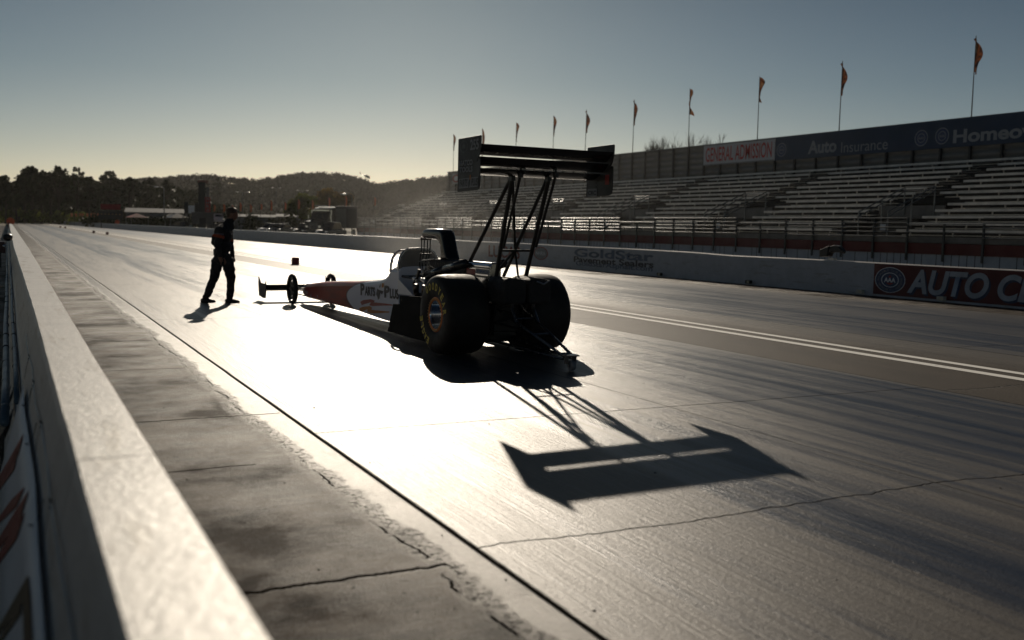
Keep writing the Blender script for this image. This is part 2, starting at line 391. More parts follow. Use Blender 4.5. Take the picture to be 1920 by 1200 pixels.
# expansion joint gaps drawn by thin dark fillers proud of the joints
# cable and hangers on the shaded face
cabm = M('galvanised cable', (.25, .28, .3), .4, .6, bump=.05)
pts = [(.098+.006*math.sin(i*1.7), -1+.6*i, .66+.012*math.sin(i*2.3)) for i in range(16)]
cb = thing('cable', 'thin wire cable strung along the shaded side of the near concrete wall', 'cable', (0, 0, 0))
MB().path(pts, .0032, 6).build('wire', cabm, cb)
for i in range(1, 15, 2):
    p = Vector(pts[i]); m_ = MB(); m_.path([p, p+Vector((-.004, .02, .015)), p+Vector((.004, .03, 0)), p+Vector((-.006, .012, -.015))], .0022, 5)
    m_.path([p, p+Vector((-.018, -.06, -.06)), p+Vector((-.03, -.12, -.12))], .0013, 5); m_.build('tie_wire', black, cb)
pm1 = M('blue grey conduit', (.12, .17, .21), .45, .2, bump=.1)
for nm, x, z, r, lb in (('conduit_pipe', -.045, .30, .026, 'thicker of the two blue grey conduit pipes beside the near wall'), ('conduit_pipe', .022, .42, .017, 'thinner conduit pipe nearest the wall face, right of the thicker pipe')):
    pp = thing(nm, lb, 'pipe')
    MB().loft([[(x+.004*math.sin(i*.9)+r*math.cos(k*math.pi/7), 6.5+1.2*i, z+.006*math.sin(i*1.3)+r*math.sin(k*math.pi/7)) for k in range(14)] for i in range(60)]).build('pipe', pm1, pp, smooth=True)
    for i in range(20): MB().cone((x, 7+i*1.1, z), (x, 7.02+i*1.1, z), r*1.15, n=14).build('strap', black, pp)
# banner
bt = thing('banner', 'white vinyl banner with red and bronze brush strokes tied below the near wall top', 'banner')
rings = []
for i in range(36):
    y = -1.5+i*.225; wv = .010*math.sin(y*2.1)+.006*math.sin(y*5.3)
    zt = .54+.014*math.sin(y*1.9)+wv*.6; bx = lambda z: .058-.26*(.54-z)
    rings.append([(bx(zt), y, zt), (bx(.38), y, .38), (bx(.2), y, .2), (bx(.02), y, .02)])
banm = M('banner vinyl', (.8, .81, .84), .45, bump=.03, var=.05)
mbb = MB(); mbb.loft(rings, closed=False, caps=False); bo = mbb.build('vinyl_sheet', banm, bt, smooth=True)
sd = bo.modifiers.new('solid', 'SOLIDIFY'); sd.thickness = .002
bn = Vector((1, 0, -.26)); bc = .058-.26*.54-.002   # the banner's own plane
def bpl(pts): return [hit(x, y, bn, bc-.003) for x, y in pts]
strokes_r = [[(44, 812), (34, 850), (8, 895), (-6, 915), (-6, 900), (16, 862)], [(36, 830), (26, 880), (-6, 925), (-6, 918), (14, 880)], [(46, 912), (30, 950), (-6, 985), (-6, 975), (20, 938)], [(54, 918), (36, 975), (-6, 1035), (-6, 1015), (24, 965)], [(46, 960), (30, 1010), (-6, 1062), (-6, 1045), (18, 1000)]]
strokes_b = [[(22, 720), (16, 745), (-6, 790), (-6, 772), (10, 745)], [(20, 760), (10, 800), (-6, 830), (-6, 812), (6, 785)], [(52, 1078), (56, 1120), (60, 1210), (44, 1210), (42, 1130), (-6, 1195), (-6, 1180)], [(38, 1130), (38, 1150), (-6, 1215), (-6, 1205)]]
for st, m_ in ((strokes_r, redt), (strokes_b, M('bronze print', (.12, .085, .05), .5, bump=0))):
    for s_ in st:
        q = MB(); q.b.faces.new([q.b.verts.new(p) for p in bpl(s_)]); q.build('printed_stroke', m_, bt)
for px, py in ((45, 760), (52, 832), (60, 985)):
    p = hit(px, py, bn, bc); m_ = MB(); m_.path([p+Vector((-.01, .02, -.005)), p, p+Vector((.02, -.03, .03)), p+Vector((.035, -.06, .10))], .0016, 5); m_.path([p+Vector((0, .005, -.012)), p, p+Vector((-.01, -.01, .006))], .002, 5); m_.build('rope_tie', black, bt)

# right hand wall with painted advertising
rw = thing('concrete_wall', 'long low white concrete barrier with painted advertising on the far side of the track', 'wall')
def rx(y): return 19.5 if y < 52 else (19.5-(y-52)*.028 if y < 90 else (18.43-(y-90)*.016 if y < 220 else 16.3-.02*(y-220)+ max(0, y-380)**1.5*.006))
mb = MB(); rings = []
for y in list(range(2, 60, 2))+list(range(60, 400, 12))+list(range(400, 560, 15)):
    x = rx(y); zt = .84 if y < 26 else .88; zt += .006*math.sin(y*.7)
    rings.append([(x, y, -.02), (x, y, zt-.02), (x+.02, y, zt), (x+.23, y, zt), (x+.25, y, zt-.02), (x+.3, y, -.02)])
mb.loft(rings).build('wall_body', [wall_material('painted wall', (.44, .47, .53), .4), wall_material('wall top sunlit tint', (.8, .78, .74), .5, .2, .32)], rw)
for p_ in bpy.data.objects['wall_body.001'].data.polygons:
    if p_.normal.z > .6: p_.material_index = 1  # sunlight painted in: top faces of the same wall coloured lighter than its side
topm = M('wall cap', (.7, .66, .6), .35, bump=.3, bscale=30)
WX = 19.5
def WY(px, py): p = onx(px, py, WX); return p.y, p.z
def wtext(s, px0, px1, ptop, pbot, mat, par, bold=.02, shear=0, lift=.006, name='lettering', X=WX):
    y0, z0 = onx(px0, (ptop+pbot)/2, X).yz; y1, _ = onx(px1, (ptop+pbot)/2, X).yz
    xm = (px0+px1)/2; zt = onx(xm, ptop, X).z; zb = onx(xm, pbot, X).z
    return text(name, s, (X, (y0+y1)/2, (zt+zb)/2), RX, UZ, abs(y0-y1), zt-zb, mat, par, bold, shear, lift)
fad = M('faded blue lettering', (.11, .14, .2), .6, bump=0, scale=1.2, var=.3)
wtext('GoldStar', 1077, 1226, 469, 486, fad, rw, .03)
wtext('Pavement Sealers', 1076, 1226, 485, 497, darkt, rw, .03)
wtext('GoldStarAsphalt.com', 1080, 1224, 494, 506, fad, rw, .02)
XF = rx(45)
tt = wtext('LUCAS', 916, 975, 461, 484, M('faded red lettering', (.22, .04, .03), .6, bump=0, var=.3), rw, .03, X=rx(48)-.0)
py_, pz_ = onx(1014, 475, rx(36)).yz
disc_logo('round_emblem', (rx(36), py_, pz_), RX, UZ, .62, .27, rw, [(1., redt), (.88, greyt)], .006)
text('lettering', 'NHRA', (rx(36), py_, pz_), RX, UZ, .8, .16, whitet, rw, .01, lift=.009)
navy0 = M('navy drop shade print', (.02, .035, .09), .5, bump=0); palet = M('pale blue white lettering', (.36, .40, .46), .5, bump=0)
# red boarding with the motor club lettering
ya, _ = WY(1638, 530)
panel = MB().quad([(WX-.004, ya, .05), (WX-.004, 3., .05), (WX-.004, 3., .815), (WX-.004, ya, .815)]).build('painted_panel', M('red wall paint', (.10, .012, .012), .55, scale=1.5), rw)
for dx, dz, m_, l_ in ((.05, -.045, navy0, .008), (0, 0, palet, .012)):
    y0 = onx(1702, 530, WX).y; zt = onx(1790, 508, WX).z; zb = onx(1790, 556, WX).z
    yO = onx(1845, 530, WX).y; yE = y0-(y0-yO)/.485
    text('lettering', 'AUTO CLUB', (WX, (y0+yE)/2-dx, (zt+zb)/2+dz-.01), RX, UZ, y0-yE, (zt-zb), m_, rw, .03, .24, l_)
ly, lz = WY(1669, 525)
navy = M('navy emblem', (.035, .06, .14), .5, bump=0)
disc_logo('round_emblem', (WX, ly, lz), RX, UZ, .475, .315, rw, [(1., whitet), (.96, navy), (.58, whitet), (.53, navy)], .008)
ring = []
for i, ch in enumerate('AUTOMOBILE CLUB OF SOUTHERN CALIFORNIA'):
    if ch == ' ': continue
    a = math.pi*1.02 - i*(2*math.pi*.97/38)
    c_ = (WX, ly-math.cos(a)*.475*.77, lz+math.sin(a)*.315*.77)
    ux = Vector((0, -math.cos(a-math.pi/2), math.sin(a-math.pi/2))); uy = Vector((0, -math.cos(a), math.sin(a)))
    ring.append(dict(s=ch, c=c_, ux=ux, uy=uy, w=.045, h=.055, bold=.01, lift=.012))
join_text('lettering', ring, greyt, rw)
text('lettering', 'AAA', (WX, ly, lz), RX, UZ, .36, .115, whitet, rw, .04, lift=.013)
q = MB(); 
q.b.faces.new([q.b.verts.new((WX-.0105, ly+a_, lz+b_)) for a_, b_ in ((-.06, .06), (0, .12), (.06, .06))])
q.b.faces.new([q.b.verts.new((WX-.0105, ly+a_, lz+b_)) for a_, b_ in ((-.13, -.07), (0, -.13), (.13, -.07))]); q.build('emblem_mark', redt, rw)
# cap strip along the AUTO CLUB part is the same wall top; small reflector boxes at the wall foot
for i, (px, py) in enumerate(((1240, 511), (1407, 526), (1617, 545), (1769, 559))):
    y, z = WY(px, py)
    o = thing('reflector_block', ['small dark block at the wall foot beside the pavement sealer lettering', 'small marker block at the wall foot in the middle of the blank white stretch', 'small pale marker block at the wall foot just left of the red painted panel', 'small pale marker block at the wall foot under the T of the club lettering'][i], 'marker', (WX-.07, y, .0), 0, 'small marker blocks along the far wall foot')
    MB().box((0, 0, .085), (.1, .2, .1)).build('housing', black if i < 2 else M('pale block', (.55, .52, .45), .5), o, bevel=.008)
    MB().box((-.052, -.03, .085), (.006, .1, .07)).build('reflector', M('reflector', (.6, .55, .42), .2), o)
# hooded timing camera on the wall
y, z = WY(1556, 487)
hc = thing('trackside_blower', 'black hooded box with a curved snout sitting on top of the far wall', 'equipment', (WX+.12, y, .85))
def lp(px, py): p = onx(px, py, WX+.12); return (p.y-y, p.z-.85)
MB().prism([lp(*p) for p in ((1542, 468), (1552, 464), (1560, 461), (1556, 481), (1542, 482))], 0, -.11, .11).build('housing', black, hc, bevel=.02)
MB().prism([lp(*p) for p in ((1556, 463), (1568, 459.5), (1576, 461.5), (1583, 470), (1582, 476), (1576, 473.5), (1566, 472.5), (1560, 475), (1556, 481))], 0, -.08, .08).build('snout', black, hc, bevel=.03)
MB().box((0, .03, .02), (.12, .2, .06)).build('foot', steel, hc)

# ------------------------------------------------------------------ grandstand
XF, XB = 27.9, 36.7
Y0, Y1 = 11., 86.5
gs = thing('grandstand', 'long empty aluminium bleacher stand with a tall back wall beyond the track', 'grandstand', (0, 0, 0))
t = NT('corrugated back wall'); P = t.pos(); X, Y, Z = t.sep(P)
wv = t.n('TexWave'); wv.wave_type = 'BANDS'; wv.bands_direction = 'Z'; t.set(wv.inputs['Vector'], P); wv.inputs['Scale'].default_value = .9; wv.inputs['Distortion'].default_value = .15
cw = t.mix(wv.outputs['Fac'], (.13, .13, .125), (.24, .24, .23)); cw = t.mix(t.mr(t.noise(P, 1.2, 5), .4, .7), cw, (.16, .15, .14))
corr = t.fin(cw, .5, .4, t.bump(wv.outputs['Fac'], .6, .05))
ZW = 6.62
MB().box((XB+.05, (Y0+Y1)/2, 5.5), (.04, Y1-Y0, 2.2)).build('back_wall', corr, gs)
MB().box((XB-.01, (Y0+Y1)/2, ZW-.0), (.12, Y1-Y0, .05)).build('wall_cap', galv, gs)
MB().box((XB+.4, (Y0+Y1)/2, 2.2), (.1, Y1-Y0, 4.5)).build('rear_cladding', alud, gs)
yb = 27.43+1.525*40
ypost = [28.05+1.525*k for k in range(-11, 39)]
for yy in ypost: MB().box((XB-.03, yy, 5.45), (.09, .1, 2.3)).build('wall_post', M('dark post', (.05, .05, .05), .5, .3), gs)
def row(i): return 28.6+.64*i, 1.76+.25*i
AI = 9.31
bays = [27.9+AI*k for k in range(-2, 7)]     # aisle centre (upper); lower opening is a little nearer
def aisle_lo(i, a):   # opening span in Y for row i at aisle a
    return (a-2.05, a+1.1) if i <= 5 else (a-.6, a+.57)
for bi, a in enumerate(bays):
    nxt = a+AI
    sec = bpy.data.objects.new('seating_section', None); COL.objects.link(sec); sec.parent = gs; sec.location = (28.6, a, 1.7)
    sx, sy, sz = 28.6, a, 1.7
    merged = bi >= 7
    mm = MB()
    for i in range(13):
        x, z = row(i); y0 = aisle_lo(i, a)[1]; y1 = min(aisle_lo(i, nxt)[0], Y1)
        if y0 >= Y1: continue
        if i >= 12: y0 = a-.6+.0; y1 = min(nxt-.6-.02, Y1)
        b = mm if merged else MB()
        jit = random.Random(i*31+bi).uniform(-.006, .006)
        L = y1-y0; c = (y0+y1)/2
        b.box((x-sx, c-sy, z-sz+jit), (.26, L, .035)); b.box((x-.14-sx, c-sy, z-sz-.035+jit), (.012, L, .075))
        b.box((x+.27-sx, c-sy, z-sz-.18+jit), (.25, L, .03))          # foot plank
        for k in range(int(L/1.8)+1): b.box((x+.06-sx, y0-sy+.3+k*1.8, z-sz-.13), (.05, .03, .2))
        if not merged: b.build('bench', alu, sec)
    if merged: mm.build('bench', alu, sec)
    # dark deck and riser under the benches
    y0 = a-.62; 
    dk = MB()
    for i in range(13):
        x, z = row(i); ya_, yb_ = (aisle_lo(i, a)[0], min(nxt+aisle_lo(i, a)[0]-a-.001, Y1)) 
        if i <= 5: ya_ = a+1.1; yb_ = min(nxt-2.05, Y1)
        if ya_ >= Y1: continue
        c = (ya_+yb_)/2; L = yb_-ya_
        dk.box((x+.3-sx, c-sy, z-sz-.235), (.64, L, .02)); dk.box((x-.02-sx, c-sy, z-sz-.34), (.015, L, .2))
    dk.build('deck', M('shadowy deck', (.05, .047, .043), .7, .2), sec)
    # aisle steps (upper) and entry stairs (lower)
    st = MB()
    for i in range(6, 13):
        x, z = row(i); st.box((x-.05-sx, 0, z-sz-.11), (.3, 1.1, .025))
    if a < Y1:
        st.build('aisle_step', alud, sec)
        es = MB(); ya_, yb_ = a-1.6, a-.2; c = (ya_+yb_)/2
        for k in range(7): es.box((28.3+.33*k-sx, c-sy, 1.25+.17*k-sz), (.3, 1.35, .03))
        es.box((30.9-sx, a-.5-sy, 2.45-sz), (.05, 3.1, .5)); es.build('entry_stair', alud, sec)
        for k, yy in enumerate((ya_, yb_)):
            h = MB()
            A, B_ = (28.5, yy, 2.40), (30.85, yy, 3.40)
            for dz in (0, -.16): h.path([(A[0]-sx, yy-sy, A[2]-sz+dz), (B_[0]-sx, yy-sy, B_[2]-sz+dz)], .022, 8)
            for f in (0, .5, 1): 
                xx = 28.5+2.35*f; zz = 2.4+1.*f; h.cone((xx-sx, yy-sy, zz-sz), (xx-sx, yy-sy, zz-sz-1.05), .024, n=8)
            h.build('handrail', galv, sec)
        h = MB(); 
        for dz in (0, -.14): h.path([(30.85-sx, ya_-sy, 3.4-sz+dz), (30.85-sx, yb_-sy, 3.4-sz+dz)], .022, 8)
        h.build('guard_rail', galv, sec)
        pl = MB().box((27.95-sx, a-1.9-sy, 1.83-sz), (.02, .24, .22)).build('notice_plate', M('notice plate', (.5, .55, .62), .5), sec)
# stand far end
MB().prism([(28.4, 0), (36.9, 0), (36.9, 6.6), (36.6, 4.6), (28.4, 1.5)], 1, Y1, Y1+.05).build('end_panel', alud, gs)
# fascia, skirting
MB().box((XF+.1, (Y0+Y1)/2, 1.42), (.08, Y1-Y0, .2)).build('fascia_beam', alud, gs)
MB().box((XF+.06, (Y0+Y1)/2, 1.115), (.06, Y1-Y0, .37)).build('red_fascia', redd, gs)
t = NT('white plank skirting'); P = t.pos(); X, Y, Z = t.sep(P)
fr = t.math('FRACT', t.math('MULTIPLY', Y, 3.3)); gap = t.math('LESS_THAN', fr, .1)
cell = t.n('TexWhiteNoise', noise_dimensions='1D'); t.set(cell.inputs['W'], t.math('FLOOR', t.math('MULTIPLY', Y, 3.3)))
gap = t.math('MULTIPLY', gap, t.math('GREATER_THAN', cell.outputs[0], .3))
cc = t.mix(t.mr(t.noise(P, 3, 4), .3, .7), (.42, .46, .52), (.52, .55, .6)); cc = t.mix(gap, cc, (.06, .06, .07))
MB().box((XF+.12, (Y0+Y1)/2, .46), (.06, Y1-Y0, .94)).build('white_skirting', t.fin(cc, .6), gs)
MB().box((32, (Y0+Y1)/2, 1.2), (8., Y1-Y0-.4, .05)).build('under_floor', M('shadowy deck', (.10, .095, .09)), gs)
# front railing: its own thing
fence = thing('railing', 'grey tube railing along the front edge of the bleacher stand', 'railing')
pmm = M('dark railing post', (.07, .075, .075), .45, .5)
gF = .7808548604953705; k = 0
posts = [gF*XF + 1.523*j for j in range(-7, 44)]
def raised(y): return ((y-24.6) % AI) < 6.15
for y in posts:
    if y > Y1: break
    zt = 2.16 if raised(y) or raised(y-.3) else 1.96
    MB().box((XF-.02, y, (zt+.70)/2), (.05, .07, zt-.70)).build('post', pmm, fence)
for y, y2 in zip(posts[:-1], posts[1:]):
    if y2 > Y1: break
    rs = [2.15, 1.99, 1.83, 1.67, 1.51] if raised((y+y2)/2) else [1.955, 1.68]
    b = MB()
    for z in rs: b.cone((XF-.05, y, z), (XF-.05, y2, z), .021, n=8)
    b.build('rail', galv, fence)

# signs and banners on the back wall
XS = XB-.09
def bsign(name, label, px0, px1, zb, zt, mat, py=280, cat='sign', ex=None):
    y0 = onx(px0, py, XS).y; y1 = onx(px1, py, XS).y if ex is None else ex
    o = thing(name, label, cat, (XS, (y0+y1)/2, zb)); L = abs(y0-y1)
    MB().box((0, 0, (zt-zb)/2), (.03, L, zt-zb)).build('board', mat, o, bevel=.004)
    return o, y0, y1
ga, y0, y1 = bsign('admission_sign', 'white sign with red condensed GENERAL ADMISSION lettering on the stand back wall', 1320, 1453, 5.42, 6.60, M('admission board', (.55, .56, .6), .5, var=.05))
Lg = abs(y0-y1); text('lettering', 'GENERAL ADMISSION', (-.015, 0, .60), RX, UZ, Lg*.93, .82, M('admission red', (.5, .04, .03), .5, bump=0), ga, .012, lift=.006)
for z_ in (.03, 1.15): MB().box((-.018, 0, z_), (.012, Lg-.02, .05)).build('border', greyt, ga)
navyb = M('navy banner', (.025, .05, .10), .55, scale=.8, var=.12)
bb, y0, y1 = bsign('insurance_banner', 'long dark blue banner reading Auto Insurance and Homeowners along the top of the stand', 1454, 1920, 5.40, 6.62, navyb, cat='banner', ex=Y0)
ymid = (y0+y1)/2
def btext(s, px0, px1, pya, ptop, pbot, bold, mat=whitet, thin=False):
    ya_ = onx(px0, pya, XS).y; yb_ = onx(px1, pya, XS).y; xm = (px0+px1)/2
    zt = onx(xm, ptop, XS).z; zb = onx(xm, pbot, XS).z
    return text('lettering', s, (-.02, (ya_+yb_)/2-ymid, (zt+zb)/2-5.40), RX, UZ, abs(ya_-yb_), zt-zb, mat, bb, bold)
greyb = M('pale banner lettering', (.3, .32, .35), .5, bump=0, var=.08)
btext('Auto', 1516, 1569, 276, 262.5, 287, .03, greyb)
btext('Insurance', 1578, 1665, 273, 263, 283, -.004, greyb)
ya_ = onx(1788, 255, XS).y
zt, zb = onx(1850, 238, XS).z, onx(1850, 264, XS).z
text('lettering', 'Homeowners', (-.02, ya_-3.0-ymid, (zt+zb)/2-5.40), RX, UZ, 6.0, zt-zb, greyb, bb, .03)
for px, py in ((1466, 281), (1728, 259), (1767, 255)):
    p = onx(px, py, XS)
    disc_logo('round_emblem', (-.018, p.y-ymid, p.z-5.40), RX, UZ, .36, .36, bb, [(1., greyb), (.9, navy), (.58, greyb), (.5, navy)], .004)
    text('lettering', 'AAA', (-.018, p.y-ymid, p.z-5.40), RX, UZ, .3, .12, greyb, bb, .02, lift=.008)
rs_, y0, y1 = bsign('small_sign', 'small pale sign with a red emblem at the far end of the stand back wall', 848, 864, 5.45, 6.45, M('white sign board', (.3, .31, .33)), py=340)
disc_logo('round_emblem', (-.018, 0, .5), RX, UZ, .9, .36, rs_, [(1., redt), (.6, whitet)], .006)

# flags on the stand
fm = NT('orange brown flag cloth'); P = fm.pos(True); X, Y, Z = fm.sep(P)
c = fm.ramp(fm.noise(P, 2.6, 3), [(.38, (.02, .014, .013)), (.5, (.16, .055, .025)), (.6, (.22, .13, .07)), (.66, (.02, .018, .018))])
fm.fin(c, .7); tr = fm.n('BsdfTranslucent'); fm.set(tr.inputs['Color'], c); mx = fm.n('MixShader'); mx.inputs[0].default_value = .45
fm.t.links.new(fm.p.outputs[0], mx.inputs[1]); fm.t.links.new(tr.outputs[0], mx.inputs[2]); fm.t.links.new(mx.outputs[0], fm.out.inputs[0])
pole_m = M('flag pole', (.07, .07, .065), .5, .4)
XFl = XB-.02
flags = [(1821, 225, 1830, 67, 134), (1573, 250, 1580, 114, 174), (1420, 262, 1424, 143, 190), (1291, 272, 1293, 166, 214), (1186, 284, 1190, 186, 232), (1097, 292, 1100, 205, 246), (1037, 292, 1038, 216, 254), (967, 300, 968, 229, 264), (903, 300, 905, 240, 300), (850, 322, 850, 251, 282)]
ordn = ['tallest looking flag at the right end of the row on the stand back wall', 'second flag from the right on the stand back wall', 'third flag from the right, standing above the admission sign', 'flag standing beside the bare tree tops behind the stand', 'flag left of the bare tree tops on the plain back wall', 'flag just left of the right wing plate of the dragster, fairly straight', 'curling flag seen over the middle of the dragster wing', 'narrow folded flag seen over the left part of the dragster wing', 'flag whose cloth touches the left wing plate of the dragster', 'leftmost small flag at the far end of the stand back wall']
for i, (bx, by, tx, ty, fy) in enumerate(flags):
    p = onx(bx, by, XFl); top = onx(tx, ty, XFl); fl = onx(tx, fy, XFl)
    f = thing('flag', ordn[i], 'flag', (XFl, p.y, 6.3), 0, 'flags along the top of the stand')
    tv = Vector((0, (top.y-p.y)*.6, top.z-6.3)); bv = tv*((fl.z-6.3)/(top.z-6.3))
    MB().cone((0, 0, 0), tv, .028, .014, n=8).build('pole', pole_m, f)
    q = MB(); rr = random.Random(i+3); rows = []; ph = rr.uniform(0, 6); wd = rr.uniform(.2, .3)
    for a_ in range(15):
        s_ = a_/14; base = tv.lerp(bv, s_); rg_ = []
        wl = wd*(.4+.6*abs(math.sin(s_*2.6+ph)))*(min(1, s_*5+.15))
        for b_ in range(7):
            u = b_/6
            rg_.append(base+Vector((.12*math.sin(ph+u*4+s_*5)*u+.02, -wl*u+.10*math.sin(ph+s_*7)*u, -.14*u+.05*math.sin(u*5+ph)*u)))
        rows.append(rg_)
    q.loft(rows, closed=False, caps=False).build('flag_cloth', fm.m, f, smooth=True)

# ------------------------------------------------------------------ dragster
CARO = Vector((5.29, 10.9, 0)); CARA = .026
car = thing('dragster', 'long red and white drag racing car with huge rear tyres and tall rear wing', 'dragster', CARO, CARA)
_Rc = Matrix.Rotation(CARA, 3, 'Z')
def loc(px, py, n, c):
    n = Vector(n); d = _Rc.transposed() @ ray(px, py); o = _Rc.transposed() @ (CP-CARO)
    return o + d*((c-n.dot(o))/n.dot(d))
def lx(px, py, X=0): return loc(px, py, (1, 0, 0), X)
def ly_(px, py, Yv=0): return loc(px, py, (0, 1, 0), Yv)
def sidex(y): return -(.15+(7.5-y)*.034)
# body shell
top = [(7.62, .34), (7.42, .39), (6.47, .48), (5.6, .54), (4.565, .60), (3.75, .66), (3.25, .705), (3.02, .745), (2.87, .80), (2.78, .875), (2.68, .915), (2.36, .928)]
def bot(y): return .13 if y > 4.6 else .09 if y < 3.3 else .09+(y-3.3)/1.3*.04
rings = []
for y, zt in top:
    s = -sidex(y)*(1 if y < 7.5 else .92); zb = bot(y); b = min(.05, (zt-zb)*.15)
    f = .72 if y > 3.2 else .8
    half = [(s*.6, zb), (s, zb+.04), (s, zt-b*1.5), (s*.93, zt-b*.5), (s*f, zt), (s*.35, zt+.012)]
    rg_ = [(x, y, z) for x, z in half] + [(-x, y, z) for x, z in half[::-1]]
    rings.append(rg_)
t = NT('dragster livery'); P = t.pos(True); X, Y, Z = t.sep(P)
# pale panel bounded by a curve bulging forward: apex near y=5.12, z=.36
dz = t.math('SUBTRACT', Z, .355); q_ = t.math('MINIMUM', t.math('MULTIPLY', t.math('MULTIPLY', dz, dz), 12.2), 1.5)
edge = t.math('SUBTRACT', t.math('SUBTRACT', 4.87, q_), Y)
w_ = t.mr(edge, -.02, .0); w2_ = t.mr(edge, .0, .06)
red = t.mix(t.mr(Y, 5., 7.8), (.42, .055, .018), (.36, .014, .010)); red = t.mix(t.mr(t.noise(P, 1, 4, sc=(1, .8, 5)), .45, .65), red, (.2, .03, .02))
sq = t.mr(t.noise(P, 7, 1, sc=(1, 1, 1.4)), .6, .62); lowz = t.math('LESS_THAN', Z, .27); red = t.mix(t.math('MULTIPLY', t.math('MULTIPLY', sq, lowz), .5), red, (.4, .38, .42))
c = t.mix(w_, red, (.03, .03, .035)); c = t.mix(w2_, c, (.78, .80, .88))
rim_ = t.math('LESS_THAN', Z, .13); c = t.mix(rim_, c, (.6, .62, .66))
liv = t.fin(c, .28, 0., t.bump(t.noise(P, 3, 3), .03, .02)); t.p.inputs['Specular IOR Level'].default_value = .12
body = MB().loft(rings).build('body_shell', liv, car, bevel=.012)
def sp(px, py, lift=.004):
    p = loc(px, py, (1, -.034, 0), -.405); return p - Vector((lift, 0, 0))
def ssw(px0, px1, pyt, pyb, s, mat, bold=.03, tilt=0, par=None, shear=0, h=None):
    a = sp(px0, (pyt+pyb)/2-tilt); b = sp(px1, (pyt+pyb)/2+tilt); c_ = (a+b)/2; zt = sp((px0+px1)/2, pyt).z; zb = sp((px0+px1)/2, pyb).z
    ux = (b-a).normalized(); uy = Vector((0, 0, 1)); uy = (uy-ux*ux.dot(uy)).normalized()
    return text('lettering', s, c_, ux, uy, (b-a).length, (zt-zb), mat, par, bold, shear, .002)
bp = body
ssw(676.5, 684, 531.5, 553.5, 'P', darkt, par=bp, bold=.05); ssw(684.5, 704, 537.5, 555, 'ARTS', darkt, par=bp, tilt=1., bold=.05)
ssw(721, 731, 535.5, 558, 'P', darkt, par=bp, bold=.05); ssw(731.5, 748.5, 541.5, 560.5, 'LUS', darkt, par=bp, tilt=1., bold=.05)
def spoly(pts, mat, name='painted_mark', lift=.006):
    q = MB(); q.b.faces.new([q.b.verts.new(sp(x, y, lift)) for x, y in pts]); return q.build(name, mat, bp)
spoly([(714, 531), (711.5, 539), (714, 539)], darkt); orm = M('orange print', (.5, .2, .04), .5, bump=0)
spoly([(716.5, 531), (721, 531), (720, 539), (716, 539)], orm)
spoly([(708, 541), (710, 543), (713, 544), (718, 545.5), (720, 545), (717, 552), (714, 549), (712, 560), (709.5, 562), (708, 556), (706, 552)], darkt)
spoly([(676, 566), (682, 562.5), (696, 561), (703, 563.5), (702, 567), (720, 568.5), (737, 571), (737, 573), (718, 573), (698, 574), (693, 572), (696, 567), (684, 570), (679, 572)], redt)
spoly([(674, 578), (680, 575.5), (694, 573.7), (698, 577), (697, 581), (712, 582.5), (731, 584), (730, 586), (712, 587), (696, 587.5), (689, 584), (690, 579.5), (682, 583), (676, 584)], orm)
# cockpit surround, roll cage shroud (firewall), cage bars
FY = 2.4
arch = []
for px, py in ((749, 512), (750, 500), (753, 488), (757, 479), (762, 472), (769, 469), (782, 468.5), (795, 469), (803, 472), (810, 480)):
    p = ly_(px, py, FY); arch.append((p.x, p.z))
arch = [(-.30, .3)] + [(-.30, .86), (-.295, .95), (-.27, 1.06), (-.22, 1.13), (-.15, 1.165), (0, 1.175), (.15, 1.165), (.22, 1.13), (.27, 1.06), (.295, .95), (.30, .86)] + [(.30, .3)]
MB().prism(arch, 1, FY-.02, FY+.02).build('firewall', M('grey firewall', (.24, .22, .2), .45, .3, scale=3), car, bevel=.01)
for i, yy in enumerate((FY+.03, FY+.35)):
    h = MB(); s_ = 1.03 if i == 0 else 1.; dz = .012 if i == 0 else -.02
    h.path([(x*s_, yy, z+dz) for x, z in arch[1:-1]], .022, 10); h.build('roll_hoop', M('pale hoop', (.5, .5, .5), .25, .8), car)
# louvres on the firewall
for k in range(4): MB().box((-.13, FY-.03, .70+.03*k), (.1, .012, .01)).build('louvre', steel, car)
MB().ball((0, FY+.2, 1.0), .12, (1, 1.1, 1.1), 3).build('helmet', whitep, car, smooth=True)
MB().prism([(2.30, .768), (1.74, .57), (2.30, .552)], 0, -.362, -.352).build('side_panel', whitep, car)
MB().prism([(2.30, .768), (1.74, .57), (2.30, .552)], 0, .352, .362).build('side_panel', whitep, car)
MB().box((-.33, 1.95, .27), (.02, .5, .36)).build('side_panel', carbon, car)
MB().box((.33, 1.95, .27), (.02, .5, .36)).build('side_panel', carbon, car)
# dark skirts in front of the rear tyres
sk = [(.55, .07), (1.95, .07), (1.755, .46), (1.52, .475), (1.52, .59), (.62, .63)]
skm = M('matt black skirt', (.006, .006, .006), .75, var=.05, spec=.15, bump=.02)
for s_ in (-1, 1):
    MB().prism(sk, 0, s_*.635, s_*.645).build('tyre_skirt', skm, car)
    MB().prism([(1.52, .50), (1.52, .57), (.7, .61), (.7, .54)], 0, s_*.34, s_*.63).build('skirt_shelf', carbon, car)
